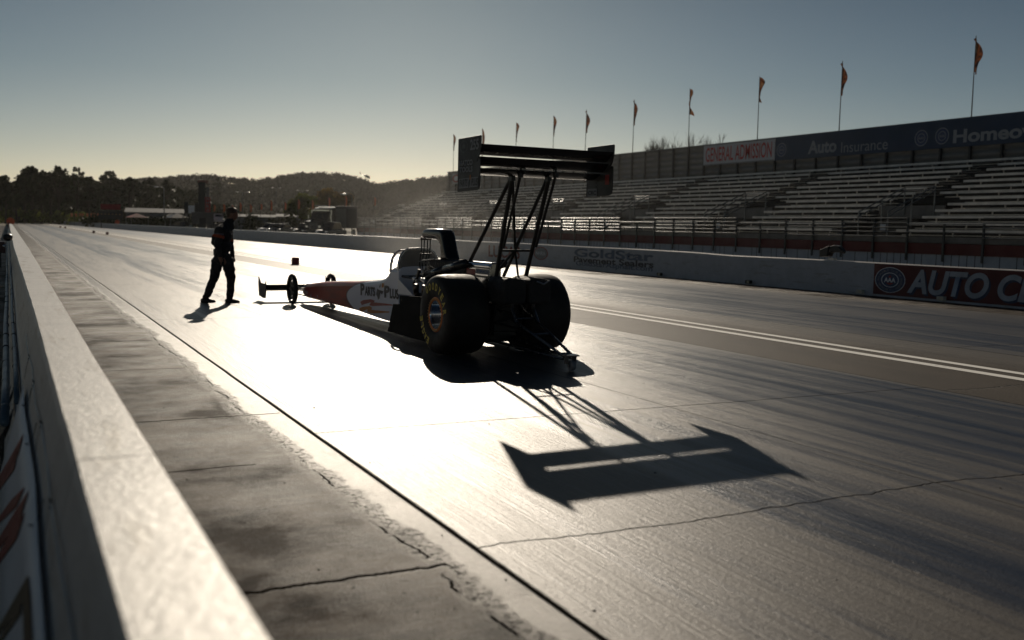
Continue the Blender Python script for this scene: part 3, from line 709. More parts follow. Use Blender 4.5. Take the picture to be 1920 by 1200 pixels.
# nose wing
yN = 8.3
MB().prism([(8.42, .325), (8.52, .315), (8.72, .27), (8.76, .25), (8.72, .235), (8.5, .20), (8.42, .23)], 0, -.67, .67).build('nose_wing', carbon, car, bevel=.01)
for s_ in (-1, 1):
    MB().prism([(8.3, .40), (8.36, .345), (8.7, .35), (8.86, .46), (8.87, .3), (8.82, .09), (8.5, .06), (8.34, .07), (8.3, .2)], 0, s_*.67, s_*.685).build('nose_wing_plate', carbon, car)
h = MB()
for x in (-.07, .07): h.path([(x, 8.5, .27), (x, 7.5, .28)], .02)
h.build('nose_wing_mount', tubem, car)
MB().loft([[(x*s_, y, z0+(zz)*k_) for x, zz in ((-1, -.1), (-1, .1), (-.6, .14), (.6, .14), (1, .1), (1, -.1))] for y, s_, z0, k_ in ((7.6, .12, .25, 1.), (7.85, .09, .25, .7), (8.02, .04, .245, .4))]).build('nose_cone', carbon, car, bevel=.02)
# front wheels
def front_wheel(x):
    w = MB(); pr = []
    for k in range(25):
        a = math.pi*(k/24)*1.3-.15*math.pi; pr.append((.042*math.cos(a)*-1, .245+.045*math.sin(a)))
    ty = MB().lathe(pr, 'x', 48, (x, 7.56, .29)).build('front_tyre', rubber, car, smooth=True)
    rm = MB(); rm.lathe([(-.03, .238), (-.022, .22), (-.02, .21), (.02, .21), (.022, .22), (.03, .238)], 'x', 40, (x, 7.56, .29))
    rm.cone((x-.03, 7.56, .29), (x+.03, 7.56, .29), .05, n=20)
    for k in range(7):
        a = 2*math.pi*k/7; rm.box((x, 7.56+.13*math.cos(a), .29+.13*math.sin(a)), (.02, .17, .05), Matrix.Rotation(a, 3, 'X'))
    rm.build('front_rim', M('dark wheel', (.05, .05, .05), .3, .8), ty)
front_wheel(-.374); front_wheel(.374)
h = MB(); 
for z in (.345, .30, .255): h.path([(-.36, 7.56, .29), (-.13, 7.5 if z != .3 else 7.6, z)], .012)
for z in (.345, .30, .255): h.path([(.36, 7.56, .29), (.13, 7.5 if z != .3 else 7.6, z)], .012)
h.path([(-.13, 7.6, .3), (.13, 7.6, .3)], .02); h.path([(-.36, 7.6, .22), (-.12, 7.5, .16)], .012)
h.build('front_axle', steel, car)
# rear wheels
def rear_wheel(s_):
    xo, xi = .825, .27; xo -= s_*.042; xi -= s_*.042; c = (xo+xi)/2; hw = (xo-xi)/2
    pr = [(-hw+.035, .205), (-hw+.012, .24), (-hw, .31), (-hw+.003, .37), (-hw+.015, .42), (-hw+.04, .452), (-hw+.085, .467), (-hw*.45, .474), (0, .476)]
    pr = pr + [(-a, r) for a, r in pr[-2::-1]]
    ty = MB().lathe([(s_*(c)+a, r) for a, r in pr], 'x', 96, (0, -.08, .476)).build('rear_tyre', rubber, car, smooth=True)
    xf = s_*xo; o_ = -s_   # o_: towards car centre
    rm = MB(); rm.lathe([(xf+o_*.03, .207), (xf+o_*.022, .185), (xf+o_*.03, .168)], 'x', 56, (0, -.08, .476))
    rm.build('beadlock_ring', copper, ty, smooth=True)
    b = MB()
    for k in range(32):
        a = 2*math.pi*k/32; p = Vector((xf+o_*.022, -.08+.187*math.cos(a), .476+.187*math.sin(a))); b.cone(p, p-Vector((o_*.01, 0, 0)), .007, n=6)
    b.build('beadlock_bolts', M('gold bolts', (.45, .33, .14), .35, .8), ty)
    r2 = MB(); r2.lathe([(xf+o_*.03, .168), (xf+o_*.05, .160), (xf+o_*.30, .158), (xf+o_*.31, .12), (xf+o_*.29, .06), (xf+o_*.22, .055), (xf+o_*.21, .001)], 'x', 56, (0, -.08, .476))
    r2.build('rim_barrel', polish, ty, smooth=True)
    items = []
    for word, a0, rr in (('GOODYEAR', 124, .335), ('EAGLE', 246, .345)):
        n = len(word); st = 16.4 if n == 8 else 13.5
        for i, ch in enumerate(word):
            a = R(a0 - i*st)
            # viewed from -X: right is -Y ; angle measured from image-right, counter-clockwise
            d = Vector((0, -math.cos(a), math.sin(a))) if s_ < 0 else Vector((0, math.cos(a), math.sin(a)))
            tdir = Vector((0, -math.sin(a), -math.cos(a))) if s_ < 0 else Vector((0, math.sin(a), -math.cos(a)))
            items.append(dict(s=ch, c=Vector((xf+s_*.0012, -.08, .476))+d*rr, ux=tdir, uy=d, w=.058, h=.088, bold=.045, lift=.002))
    join_text('lettering', items, yellowt, ty)
rear_wheel(-1); rear_wheel(1)
# engine
en = MB(); en.box((0, .95, .6), (.5, 1.1, .5)); en.box((0, .1, .45), (.34, .8, .36)); en.box((0, 1.6, .55), (.3, .5, .36)); en.box((0, .9, .22), (.42, 1.9, .2))
for i in range(9): en.box((.0, .5+.11*i, .86), (.56, .04, .06))
en.build('engine_block', M('oily block', (.03, .028, .027), .4, .6), car, bevel=.015)
for s_ in (-1, 1):
    a, b = lx(797, 516, -.30), lx(868, 494, -.30); a.x = b.x = s_*.27
    h = MB(); h.path([a, a.lerp(b, .5), b], .055, 14); h.build('valve_cover', M('black glossy cover', (.02, .022, .026), .2), car, smooth=True)
    for k in range(4):
        p = Vector((s_*.30, 1.45-.27*k, .62)); h = MB()
        h.path([p, p+Vector((s_*.12, -.02, -.04)), p+Vector((s_*.17, -.06, .02)), p+Vector((s_*.19, -.12, .12))], .036, 12)
        h.build('exhaust_header', M('burnt steel header', (.16, .13, .11), .4, .9), car, smooth=True)
    for px, py, wd in ((784, 524, .09), (799, 526, .1)):
        p = lx(px, py, -.30); p.x = s_*.3
        MB().box(p, (.12, wd*1.6, .045), Matrix.Rotation(R(12), 3, 'X')).build('injector_cover', M('pale cover', (.45, .47, .5), .3, .6), car, bevel=.01)
bl = MB(); bl.box((0, 1.33, .97), (.32, .72, .14)); 
for i in range(11): bl.box((0, 1.02+.062*i, 1.0), (.35, .02, .14))
bl.build('supercharger', M('blower casing', (.07, .07, .075), .35, .8), car, bevel=.01)
hp = [(2.12, 1.345), (2.10, 1.455), (2.0, 1.475), (1.8, 1.478), (1.5, 1.478), (1.42, 1.45), (1.38, 1.39), (1.29, 1.20), (1.2, 1.06), (1.5, 1.045), (1.47, 1.15), (1.49, 1.24), (1.56, 1.305), (1.68, 1.335), (1.93, 1.338)]
MB().prism(hp, 0, -.10, .10).build('injector_hat', M('black hat carbon', (.010, .010, .011), .2, bump=.08, bscale=20), car, bevel=.05)
bpy.data.objects['injector_hat'].modifiers['bevel'].segments = 5
for p_ in bpy.data.objects['injector_hat'].data.polygons: p_.use_smooth = True
MB().prism([(2.125, 1.36), (2.115, 1.44), (2.105, 1.44), (2.105, 1.36)], 0, -.06, .06).build('hat_mouth', M('red mouth', (.3, .05, .04), .4), car)
h = MB()
for x, px in ((-.07, 787), (-.03, 791), (.02, 795), (.06, 799)): h.path([(x, 2.16, 1.36), (x+.01, 2.18, 1.2), (x-.01, 2.2, 1.0), (x-.03, 2.1, .8)], .009, 6)
h.box((0, 2.17, 1.33), (.16, .03, .03)); h.box((0, 2.17, 1.12), (.17, .03, .02))
h.build('butterfly_linkage', tubem, car)
rr = random.Random(8); h = MB()
for k in range(16):
    p = Vector((rr.uniform(-.2, .05), rr.uniform(1.7, 2.2), rr.uniform(.8, 1.0))); q = Vector((rr.uniform(-.25, .1), rr.uniform(1.2, 1.9), rr.uniform(.85, 1.08)))
    mdp = (p+q)/2+Vector((rr.uniform(-.08, .05), 0, rr.uniform(.02, .1))); h.path([p, mdp, q], rr.uniform(.006, .013), 6)
h.build('fuel_hose', M('braided hose', (.3, .29, .28), .3, .8), car)
h = MB(); h.path([lx(786, 505, -.33), lx(783, 520, -.34), lx(776, 530, -.35), lx(778, 552, -.35)], .022, 8); h.build('breather_tube', black, car)
# polished tank with labels behind the engine
tk = MB(); tk.loft([[(x, y, z) for x, z in ((-.23, .60), (-.23, 1.05), (-.20, 1.095), (-.09, 1.095), (-.06, 1.05), (-.06, .60))] for y in (.36, -.25)])
tank = tk.build('puke_tank', polish, car, bevel=.02)
def tlab(pxa, pxb, pya, pyb, mat, lift=.004):
    a, b = lx(pxa, pya, -.23), lx(pxb, pyb, -.23); x = -.23-lift
    return MB().quad([(x, a.y, a.z), (x, b.y, a.z), (x, b.y, b.z), (x, a.y, b.z)]).build('label_patch', mat, tank)
tlab(875.5, 891, 503, 515.5, redt); tlab(892.5, 918.5, 503, 515.5, greyt); tlab(876, 919, 500.5, 502, black); tlab(876, 919, 517, 518.5, black)
a, b = lx(894, 505, -.23), lx(917, 513.5, -.23)
text('lettering', 'PRO', (-.236, (a.y+b.y)/2, (a.z+b.z)/2), RX, UZ, abs(a.y-b.y)*.92, abs(a.z-b.z)*.95, bluet, tank, .05, lift=.002)
# parachute packs
for s_ in (-1, 1):
    c = MB(); x0 = s_*.165
    c.loft([[(x0+x, y, z) for x, z in ((-.145, .64), (-.155, .8), (-.14, .92), (-.05, .945), (.07, .935), (.145, .9), (.155, .78), (.14, .64))] for y in (-.36, -.5, -.72, -.8)])
    c.build('parachute_pack', M('black nylon pack', (.012, .012, .013), .75, bump=.6, bscale=10, bdist=.03), car, bevel=.03)
h = MB(); h.path([(.10, -.82, .9), (.18, -.84, .87), (.27, -.82, .915)], .01); h.build('release_cable', steel, car)
# frame and rear axle
h = MB(); h.cone((-.3, -.08, .476), (.3, -.08, .476), .07, n=20); h.ball((0, -.02, .44), .17, (1, 1, 1.1), 2); h.box((0, -.1, .3), (.3, .3, .16)); h.build('rear_axle', M('oily block', (.03, .028, .027)), car)
h = MB()
for x in (-.27, .27):
    h.path([(x, 2.4, .2), (x, .6, .2), (x*.7, -.25, .26)], .018); h.path([(x, 2.4, .8), (x, 1.2, .78), (x*.7, .2, .88), (x*.7, -.4, .62), (x*.7, -.25, .26)], .018); h.path([(x, 1.2, .78), (x*.85, .6, .2)], .015)
for z in (.2, .8): h.path([(-.27, 2.3, z), (.27, 2.3, z)], .015)
for k in range(5): h.path([(.2*(-1)**k, -.35, .3+.08*k), (-.2*(-1)**k, -.38, .4+.08*k)], .012)
h.build('chassis_frame', tubem, car)
# wing struts
XL, XR_ = -.19, .19
def strut(p, q, r=.021): h = MB(); h.cone(p, q, r, n=12); return h.build('wing_strut', tubem, car)
strut(lx(868, 517, XL), lx(957, 336, XL), .023); strut(lx(929, 527, XL), lx(960, 335, XL), .025)
strut(lx(944, 465, XL), lx(976, 329, XL), .016)
strut(lx(944, 517, XR_), lx(1026, 336, XR_), .019); strut(lx(985, 523, XR_), lx(1029, 336, XR_), .025)
strut(lx(1005, 463, XR_), lx(1042, 329, XR_), .016)
strut(lx(961, 335, XL), lx(966, 470, 0.), .016); strut(lx(966, 470, 0.), lx(972, 523, .12), .013)
strut(lx(1024, 338, XR_), lx(964, 470, 0.), .017); strut(lx(964, 470, 0.), lx(930, 512, XL), .015)
strut(lx(966, 470, 0.), lx(944, 520, .0), .018)
strut(lx(941, 470, XL), lx(994, 470, XR_), .014)
h = MB()
for X_, pa, pb in ((XL, (960, 335), (976, 329)), (XR_, (1028, 336), (1042, 329))):
    a, b = lx(*pa, X_), lx(*pb, X_); h.box(a+Vector((0, 0, .0)), (.05, .07, .05)); h.box(b, (.04, .06, .05)); h.path([a, a+Vector((0, .03, .07))], .015); h.path([b, b+Vector((0, 0, .08))], .015)
h.build('wing_bracket', black, car)
# wing elements
HW = .835
def foil(y0, z0, y1, z1, th, up=0.):   # leading (front) to trailing edge
    p = []; n = 10
    d = Vector((y1-y0, z1-z0)); L = d.length; d.normalize(); nn = Vector((-d.y, d.x))
    if nn.y < 0: nn = -nn
    top_, bo_ = [], []
    for k in range(n+1):
        s_ = k/n; tk_ = th*(math.sqrt(s_)*1.9*(1-s_)**.8+.03); cm = up*math.sin(s_*math.pi)
        b = Vector((y0, z0))+d*L*s_ - nn*cm
        top_.append(b+nn*tk_*.5); bo_.append(b-nn*tk_*.5)
    return [tuple(v) for v in top_] + [tuple(v) for v in bo_[::-1]]
wingm = M('black wing skin', (.012, .011, .011), .16, bump=.02)
def wing(y0, z0, y1, z1, th, up): return MB().prism(foil(y0, z0, y1, z1, th, up), 0, -HW, HW).build('wing_element', wingm, car, smooth=False, bevel=.002)
wing(-.67, 2.100, -.965, 2.150, .04, .018)
wing(-.975, 2.168, -1.13, 2.262, .02, .012)
wing(-1.05, 2.280, -1.215, 2.388, .02, .012)
h = MB()
for x in (-.2, .2): h.box((x, -1.0, 2.17), (.012, .06, .14))
h.build('wing_rib', wingm, car)
plate = [(-.665, 2.465), (-.68, 2.475), (-1.215, 2.478), (-1.228, 2.465), (-1.225, 2.37), (-1.20, 2.28), (-1.14, 2.21), (-1.07, 2.16), (-1.03, 2.155), (-1.05, 2.172), (-1.12, 2.20), (-1.20, 2.235), (-1.215, 2.225), (-1.21, 1.965), (-1.19, 1.915), (-1.13, 1.9), (-.66, 1.893)]
plm = M('dark plate livery', (.03, .029, .028), .5, scale=3, bump=.03)
pl_ = MB().prism(plate, 0, -.85, -.838).build('wing_plate', plm, car, bevel=.003)
pr_ = MB().prism(plate, 0, .838, .85).build('wing_plate', plm, car, bevel=.003)
def plab(par, X, px0, px1, pt, pb, s, mat, bold=.03, shear=0):
    a, b = lx(px0, (pt+pb)/2, X), lx(px1, (pt+pb)/2, X); zt, zb = lx((px0+px1)/2, pt, X).z, lx((px0+px1)/2, pb, X).z
    return text('lettering', s, (X, (a.y+b.y)/2, (zt+zb)/2), RX, UZ, abs(a.y-b.y), zt-zb, mat, par, bold, shear, .003)
plab(pl_, -.851, 882, 898, 260.5, 281, '255', greyt, .03)
plab(pl_, -.851, 862, 886.5, 300, 310.5, 'MATCO', greyt, .05); plab(pl_, -.851, 862, 886.5, 312.5, 323, 'TOOLS', greyt, .05)
p0 = lx(870, 275, -.851); disc_logo('round_emblem', p0, RX, UZ, .10, .065, pl_, [(1., M('dim grey print', (.07, .07, .07), .5, bump=0)), (.85, plm), (.4, MATS['dim grey print'])], .002)
a, b = lx(861, 334, -.851), lx(896, 350, -.851)
MB().quad([(-.8535, a.y, a.z-.01), (-.8535, b.y, a.z), (-.8535, b.y, b.z), (-.8535, a.y, b.z-.01)]).build('label_patch', greyt, pl_)
plab(pl_, -.8535, 862, 877, 336, 350, 'PARTS', darkt, .02, .2); plab(pl_, -.8535, 884, 896, 334, 348, 'PLUS', darkt, .02, .2)
a = lx(880.5, 342, -.8535); MB().quad([(-.858, a.y+.02, a.z-.08), (-.858, a.y-.01, a.z-.03), (-.858, a.y-.02, a.z+.07), (-.858, a.y+.02, a.z)]).build('painted_mark', darkt, pl_)
MB().quad([(-.858, a.y, a.z+.03), (-.858, a.y-.03, a.z+.03), (-.858, a.y-.035, a.z+.08), (-.858, a.y-.01, a.z+.08)]).build('painted_mark', orm, pl_)
XI = .837
a, b = lx(1102, 354, XI), lx(1119, 368, XI)
MB().quad([(XI-.002, a.y, a.z), (XI-.002, b.y, a.z), (XI-.002, b.y, b.z), (XI-.002, a.y, b.z)]).build('label_patch', greyt, pr_)
plab(pr_, XI-.002, 1103, 1118, 357.5, 366, 'CRC', darkt, .04)
a, b = lx(1135, 328, XI), lx(1142, 346, XI)
MB().quad([(XI-.002, a.y, a.z), (XI-.002, b.y, a.z), (XI-.002, b.y, b.z), (XI-.002, a.y, b.z)]).build('label_patch', redt, pr_)
for k in range(4): 
    a, b = lx(1102, 339+k*3.6, XI), lx(1120-3*(k % 2), 341+k*3.6, XI)
    MB().quad([(XI-.002, a.y, a.z), (XI-.002, b.y, a.z), (XI-.002, b.y, b.z), (XI-.002, a.y, b.z)]).build('label_patch', MATS['dim grey print'], pr_)
# wheelie bar
h = MB()
for s_ in (-1, 1):
    x0, x1 = s_*.19, s_*.055
    h.path([(x0, -.25, .60), (x1, -1.72, .15)], .017); h.path([(x0, -.2, .17), (x1, -1.70, .12)], .014)
    m_ = Vector((x0, -.25, .60)).lerp(Vector((x1, -1.72, .15)), .38); h.path([m_, m_+Vector((0, .13, .16)), m_+Vector((0, .10, .30))], .02)
for f in (.3, .6, .95):
    a = Vector((-.19, -.25, .60)).lerp(Vector((-.055, -1.72, .15)), f); b = Vector((a)); b.x = -b.x; h.path([a, b], .012)
h.box((0, -1.76, .165), (.15, .12, .018)); h.box((-.05, -1.76, .12), (.012, .07, .09)); h.box((.05, -1.76, .12), (.012, .07, .09))
wb = h.build('wheelie_bar', M('satin black bar', (.16, .16, .17), .28, .9), car)
MB().lathe([(-.028, .02), (-.028, .045), (-.02, .056), (.02, .056), (.028, .045), (.028, .02)], 'x', 24, (0, -1.79, .06)).build('wheelie_wheel', M('grey caster', (.2, .21, .23), .5), wb, smooth=True)

# ------------------------------------------------------------------ person
PY = 19.12
def pp(px, py, dy=0.): p = ony(px, py, PY); return Vector((p.x, PY+dy, p.z))
def capsule(b, p, q, r1, r2):
    p, q = Vector(p), Vector(q); b.ball(p, r1, sub=2); b.ball(q, r2, sub=2); b.cone(p, q, r1, r2, n=16)
per = thing('person', 'person in black coverall with orange chest stripe walking across the track beyond the car', 'person', (pp(415, 568).x, PY, 0))
base = Vector(per.location)
b = MB()
neck = pp(431, 415); chest = pp(420.5, 440); belly = pp(418, 462); pelvis = pp(417, 484)
b.ball(chest, .155, (1., 1.25, 1.05)); b.ball(pp(419, 430), .135, (1., 1.3, .8)); b.ball(belly, .15, (1.08, 1.1, 1.)); b.ball(pelvis, .15, (1.08, 1.15, .95)); b.ball(pp(405, 450), .09, (1, 1.1, 1.5)); b.ball(pp(411, 434), .10, (1, 1.2, 1))
capsule(b, pp(416, 432), pp(430, 424), .11, .10); capsule(b, pp(424, 424), pp(434, 410), .085, .068)
hd = pp(436.5, 401.5)
b.ball(hd, .1, (.92, .78, 1.18), 3); b.ball(pp(437.5, 407), .072, (1., .8, 1.), 2)                # skull, jaw
b.ball(pp(445.5, 404, -.02), .016, (1.2, .8, 1.), 1); b.ball(pp(444, 409, -.02), .02, (.8, 1.2, .7), 1); b.ball(pp(435, 403, -.078), .02, (.8, .5, 1.4), 1); b.ball(pp(435, 403, .078), .02, (.8, .5, 1.4), 1)
b.ball(pp(444, 399, -.02), .02, (.6, 1.8, .5), 1)
# near arm, bent behind, hand at hip
capsule(b, pp(413, 431, -.19), pp(403, 458, -.24), .085, .068); capsule(b, pp(403, 458, -.24), pp(409, 480, -.21), .058, .045); capsule(b, pp(409, 480, -.21), pp(410.5, 487, -.20), .032, .036)
# far arm hanging in front
capsule(b, pp(433, 432, .17), pp(437, 459, .22), .07, .056); capsule(b, pp(437, 459, .22), pp(440, 483, .17), .055, .038); capsule(b, pp(440, 483, .17), pp(441.5, 489, .16), .03, .036)
def fingers(o, dirn, dy):
    for k in range(4):
        s0 = o+Vector((.006*k-.012, dy*(k-1.5)*.02, -.02)); m1 = s0+Vector((dirn*.006, 0, -.035-.004*(k in (1, 2)))); m2 = m1+Vector((-dirn*.012, 0, -.028)); capsule(b, s0, m1, .0105, .0095); capsule(b, m1, m2, .0095, .008)
    capsule(b, o+Vector((dirn*.02, 0, .01)), o+Vector((dirn*.042, -.01, -.03)), .012, .0095)
fingers(pp(410.5, 487, -.20), 1, 1); fingers(pp(441.5, 489, .16), -1, 1)
# legs: rear leg then front leg
capsule(b, pp(410, 490, .09), pp(403, 522, .10), .115, .085); capsule(b, pp(403, 522, .10), pp(390.5, 554, .11), .083, .066); 
capsule(b, pp(425, 490, -.08), pp(431.5, 522, -.09), .12, .087); capsule(b, pp(431.5, 522, -.09), pp(429.5, 553, -.09), .08, .068)
capsule(b, pp(388, 557, .11), pp(387, 560, .11), .065, .055); capsule(b, pp(428.5, 556, -.09), pp(429, 560, -.09), .062, .055)
for v in b.b.verts: v.co -= base
bo = b.build('body', [cloth, skinm, M('orange stripe', (.30, .05, .012), .8), M('grey stripe', (.09, .09, .11), .8)], per)
rmod = bo.modifiers.new('remesh', 'REMESH'); rmod.mode = 'VOXEL'; rmod.voxel_size = .011; rmod.use_smooth_shade = True
smd = bo.modifiers.new('smooth', 'SMOOTH'); smd.factor = .5; smd.iterations = 4
dg = bpy.context.evaluated_depsgraph_get(); me = bpy.data.meshes.new_from_object(bo.evaluated_get(dg), depsgraph=dg)
bo.modifiers.clear(); bo.data = me
for m_ in (cloth, skinm, MATS['orange stripe'], MATS['grey stripe']):
    if m_.name not in me.materials: me.materials.append(m_)
from mathutils import noise as mnoise
for v in me.vertices:
    c = v.co + base
    if c.z < pp(420, 418).z and c.z > .12 and (c-pp(410.5, 490, -.20)).length > .13 and (c-pp(441, 491, .16)).length > .12:
        f_ = mnoise.noise(Vector((c.x*9, c.y*9, c.z*15)))*.016+mnoise.noise(Vector((c.x*22, c.y*22, c.z*34)))*.006
        v.co += v.normal*f_
idx = {m_.name: i for i, m_ in enumerate(me.materials)}
cz = lambda py: pp(420, py).z
for p in me.polygons:
    c = p.center + base; n_ = 'black coverall'
    if c.z > cz(412.5)-(.0 if c.x > pp(434,1).x else -.03): n_ = 'skin'
    elif (c-pp(410.5, 490, -.20)).length < .10 and c.y < PY-.165: n_ = 'skin'
    elif (c-pp(441, 491, .16)).length < .09 and c.y > PY+.08: n_ = 'skin'
    elif cz(447)-(c.x-pp(410,1).x)*.25 < c.z < cz(441.5)-(c.x-pp(410,1).x)*.25 and not pp(414,1).x < c.x < pp(431,1).x: n_ = 'orange stripe'
    elif cz(440) < c.z < cz(437) and not pp(412,1).x < c.x < pp(429,1).x: n_ = 'grey stripe'
    p.material_index = idx[n_]; p.use_smooth = True
b = MB(); b.ball(pp(434.5, 396)-base, .1, (.98, .86, .8), 3); b.ball(pp(429.5, 394)-base, .05, (1.2, 1, .9), 2); b.ball(pp(428.5, 401)-base, .065, (.7, .95, 1.3), 2)
for v in b.b.verts: v.co += Vector((rr.uniform(-.008, .008), rr.uniform(-.008, .008), rr.uniform(-.008, .01)))
b.build('hair', hairm, per, smooth=True)
for (hx, dy) in ((387, .11), (429, -.09)):
    p = pp(hx, 560, dy)-base; b = MB()
    b.loft([[(p.x+x, p.y+s_*w_, z) for s_, z in ((-1, 0.002), (-1, h_*.7), (-.6, h_), (.6, h_), (1, h_*.7), (1, 0.002))] for x, w_, h_ in ((-.085, .035, .07), (-.03, .045, .09), (.04, .045, .085), (.12, .052, .06), (.165, .045, .045), (.185, .025, .03))])
    b.build('shoe', M('black shoe', (.015, .015, .015), .5), per, bevel=.01, smooth=True)
MB().box(pp(404, 473, -.05)-base, (.07, .2, .14)).build('belt_pouch', cloth, per, bevel=.025)

# ------------------------------------------------------------------ markers on the track
foam = M('dark red foam', (.16, .012, .01), .8)
for i, (x, y, lb) in enumerate(((9.55, 36.5, 'nearest dark red foam block standing on the centre line beyond the dragster nose'), (9.2, 112, 'foam block of the distant middle pair, the right one'), (8.75, 124, 'foam block of the distant middle pair, the left one'), (8.6, 185, 'farthest foam block, right one of the far pair'), (8.3, 196, 'farthest foam block, left one of the far pair'))):
    o = thing('marker_block', lb, 'marker', (x-(.1 if i == 0 else 0), y, 0), .1*i, 'foam timing blocks along the track centre')
    MB().box((0, 0, .145), (.27, .12, .27)).build('foam_block', foam, o, bevel=.02); MB().box((0, 0, .012), (.32, .2, .016)).build('base_plate', black, o)
def disc_sign(x, y, z0, r, lb, post=True):
    o = thing('round_signal', lb, 'signal', (x, y, 0), 0, 'orange signal discs by the walls')
    MB().cone((0, -.05, z0), (0, .05, z0), r, n=28).build('disc', orange, o, bevel=.02)
    MB().box((-.2 if post else 0, 0, z0/2-.1), (.14, .14, z0-.1)).build('post', redp, o, bevel=.02)
p = onz(196, 428); disc_sign(17.3, 190, 1.2, .38, 'orange round disc beside a red post at the foot of the distant far wall')
disc_sign(.25, 128, 1.15, .42, 'orange round disc above the far end of the near wall')
# hooded lamp unit clamped on the near wall, far along
o = thing('wall_equipment', 'dark maroon lamp box with shiny hoods clamped on the outer side of the near wall', 'equipment', (-.1, 34, 0))
MB().box((-.14, 0, .62), (.3, .5, .34)).build('case', M('maroon case', (.07, .015, .015), .4), o, bevel=.03)
MB().ball((.08, .1, .92), .15, (1, 1, .8), 2).build('hood', black, o, smooth=True); MB().ball((-.02, -.2, .66), .07, (1, 1, 1), 2).build('lens', polish, o, smooth=True)
MB().cone((-.14, 0, 0), (-.14, 0, .5), .03).build('post', black, o)
o = thing('tool_cart', 'low dark cart on the pit road left of the near wall', 'cart', (-.75, 26, 0))
MB().box((0, 0, .45), (.9, .6, .5)).build('bin', black, o, bevel=.03)
for sx_ in (-.35, .35): MB().cone((sx_, -.3, .12), (sx_, -.24, .12), .12, n=20).build('wheel', rubber, o)

# ------------------------------------------------------------------ background: hills, woods, buildings, vehicles
def interp(tab, a):
    if a <= tab[0][0]: return tab[0][1]
    for (a0, v0), (a1, v1) in zip(tab[:-1], tab[1:]):
        if a <= a1: return v0+(v1-v0)*(a-a0)/(a1-a0)
    return tab[-1][1]
rid_near = [(-14, 1.4), (-6, 1.3), (-.3, .85), (.8, 1.1), (1.5, 1.3), (2.6, 1.35), (4, 1.3), (5.9, 1.3), (6.8, 1.15), (7.6, 1.0), (8.7, .9), (10, .4), (12, 0), (60, 0)]
rid_far = [(-14, 1.), (4, 1.6), (6.8, 2.02), (7.6, 2.0), (8.74, 2.22), (10.1, 2.27), (11.2, 2.15), (12.4, 2.08), (13.5, 2.3), (14.7, 2.52), (15.9, 2.6), (17, 2.55), (18.2, 2.3), (19, 2.05), (20, 2.2), (21.8, 2.45), (22.9, 2.6), (26, 2.8), (34, 2.6), (44, 2.2), (60, 1.5)]
def noise2(x, y, s=1.):
    return math.sin(x*1.3*s+1.1)*math.cos(y*1.7*s)+.5*math.sin(x*3.1*s+y*2.3*s)+.3*math.cos(x*6.7*s-y*5.1*s)
def hill(name, tab, r0, r1, r2, a0, a1, mat, step=.4):
    mb = MB(); V = []
    rs = [r0+(r1-r0)*k/16 for k in range(17)]+[r1+(r2-r1)*k/5 for k in range(1, 6)]
    a = a0
    while a <= a1:
        rowv = []
        H = math.tan(R(interp(tab, a)))*r1+1.5*min(1, interp(tab, a))
        for r in rs:
            s_ = (r-r0)/(r1-r0); f = (3*s_*s_-2*s_**3) if s_ <= 1 else 1-.5*((r-r1)/(r2-r1))**2
            z = H*f*(1+.05*noise2(a*.7, r*.01)*(1 if 0 < s_ < .95 else 0)) + .8*noise2(a*2.2, r*.03)*min(1, f*2)*min(1, H/10)
            rowv.append(mb.b.verts.new((r*math.sin(R(a)), r*math.cos(R(a)), z-.3)))
        V.append(rowv); a += step
    for A, B in zip(V[:-1], V[1:]):
        for k in range(len(rs)-1): mb.b.faces.new((A[k], A[k+1], B[k+1], B[k]))
    o = mb.build(name, mat, smooth=True); struct(o)
    def zf(a, r):
        H = math.tan(R(interp(tab, a)))*r1+1.5*min(1, interp(tab, a)); s_ = (r-r0)/(r1-r0); f = (3*s_*s_-2*s_**3) if 0 <= s_ <= 1 else (1 if s_ > 1 else 0); return H*f
    return zf
t = NT('brushy hillside'); P = t.pos(); a_ = t.noise(P, .012, 6, .65); b_ = t.noise(P, .08, 5, .7)
c = t.mix(t.mr(a_, .4, .62), (.018, .02, .011), (.035, .035, .018)); c = t.mix(t.mr(b_, .45, .6), c, (.014, .017, .01))
hm = t.fin(c, 1., 0., t.bump(b_, .4, 1.), 0.)
zn = hill('near_hill', rid_near, 330, 470, 600, -14, 12.2, hm)
zf = hill('far_hill', rid_far, 620, 1150, 1500, -14, 56, hm, .5)
def leafm(name, col, tr=.25):
    t = NT(name); g = t.n('NewGeometry'); rnd_ = t.n('TexWhiteNoise', noise_dimensions='3D'); t.set(rnd_.inputs['Vector'], t.scale(t.pos(), (.7, .7, .7)))
    f = t.noise(t.pos(), .5, 3); c = t.mix(t.mr(f, .35, .65), tuple(v*.6 for v in col), tuple(v*1.35 for v in col)); t.fin(c, .7, 0., None, .2)
    tl = t.n('BsdfTranslucent'); t.set(tl.inputs['Color'], c); mx = t.n('MixShader'); mx.inputs[0].default_value = tr
    t.t.links.new(t.p.outputs[0], mx.inputs[1]); t.t.links.new(tl.outputs[0], mx.inputs[2]); t.t.links.new(mx.outputs[0], t.out.inputs[0]); return t.m
LG = leafm('dark evergreen leaves', (.028, .035, .015), .15); LY = leafm('yellow green leaves', (.12, .14, .03), .4); LO = leafm('autumn leaves', (.16, .11, .03), .4); LB = leafm('hazy brush leaves', (.02, .023, .013), .05)
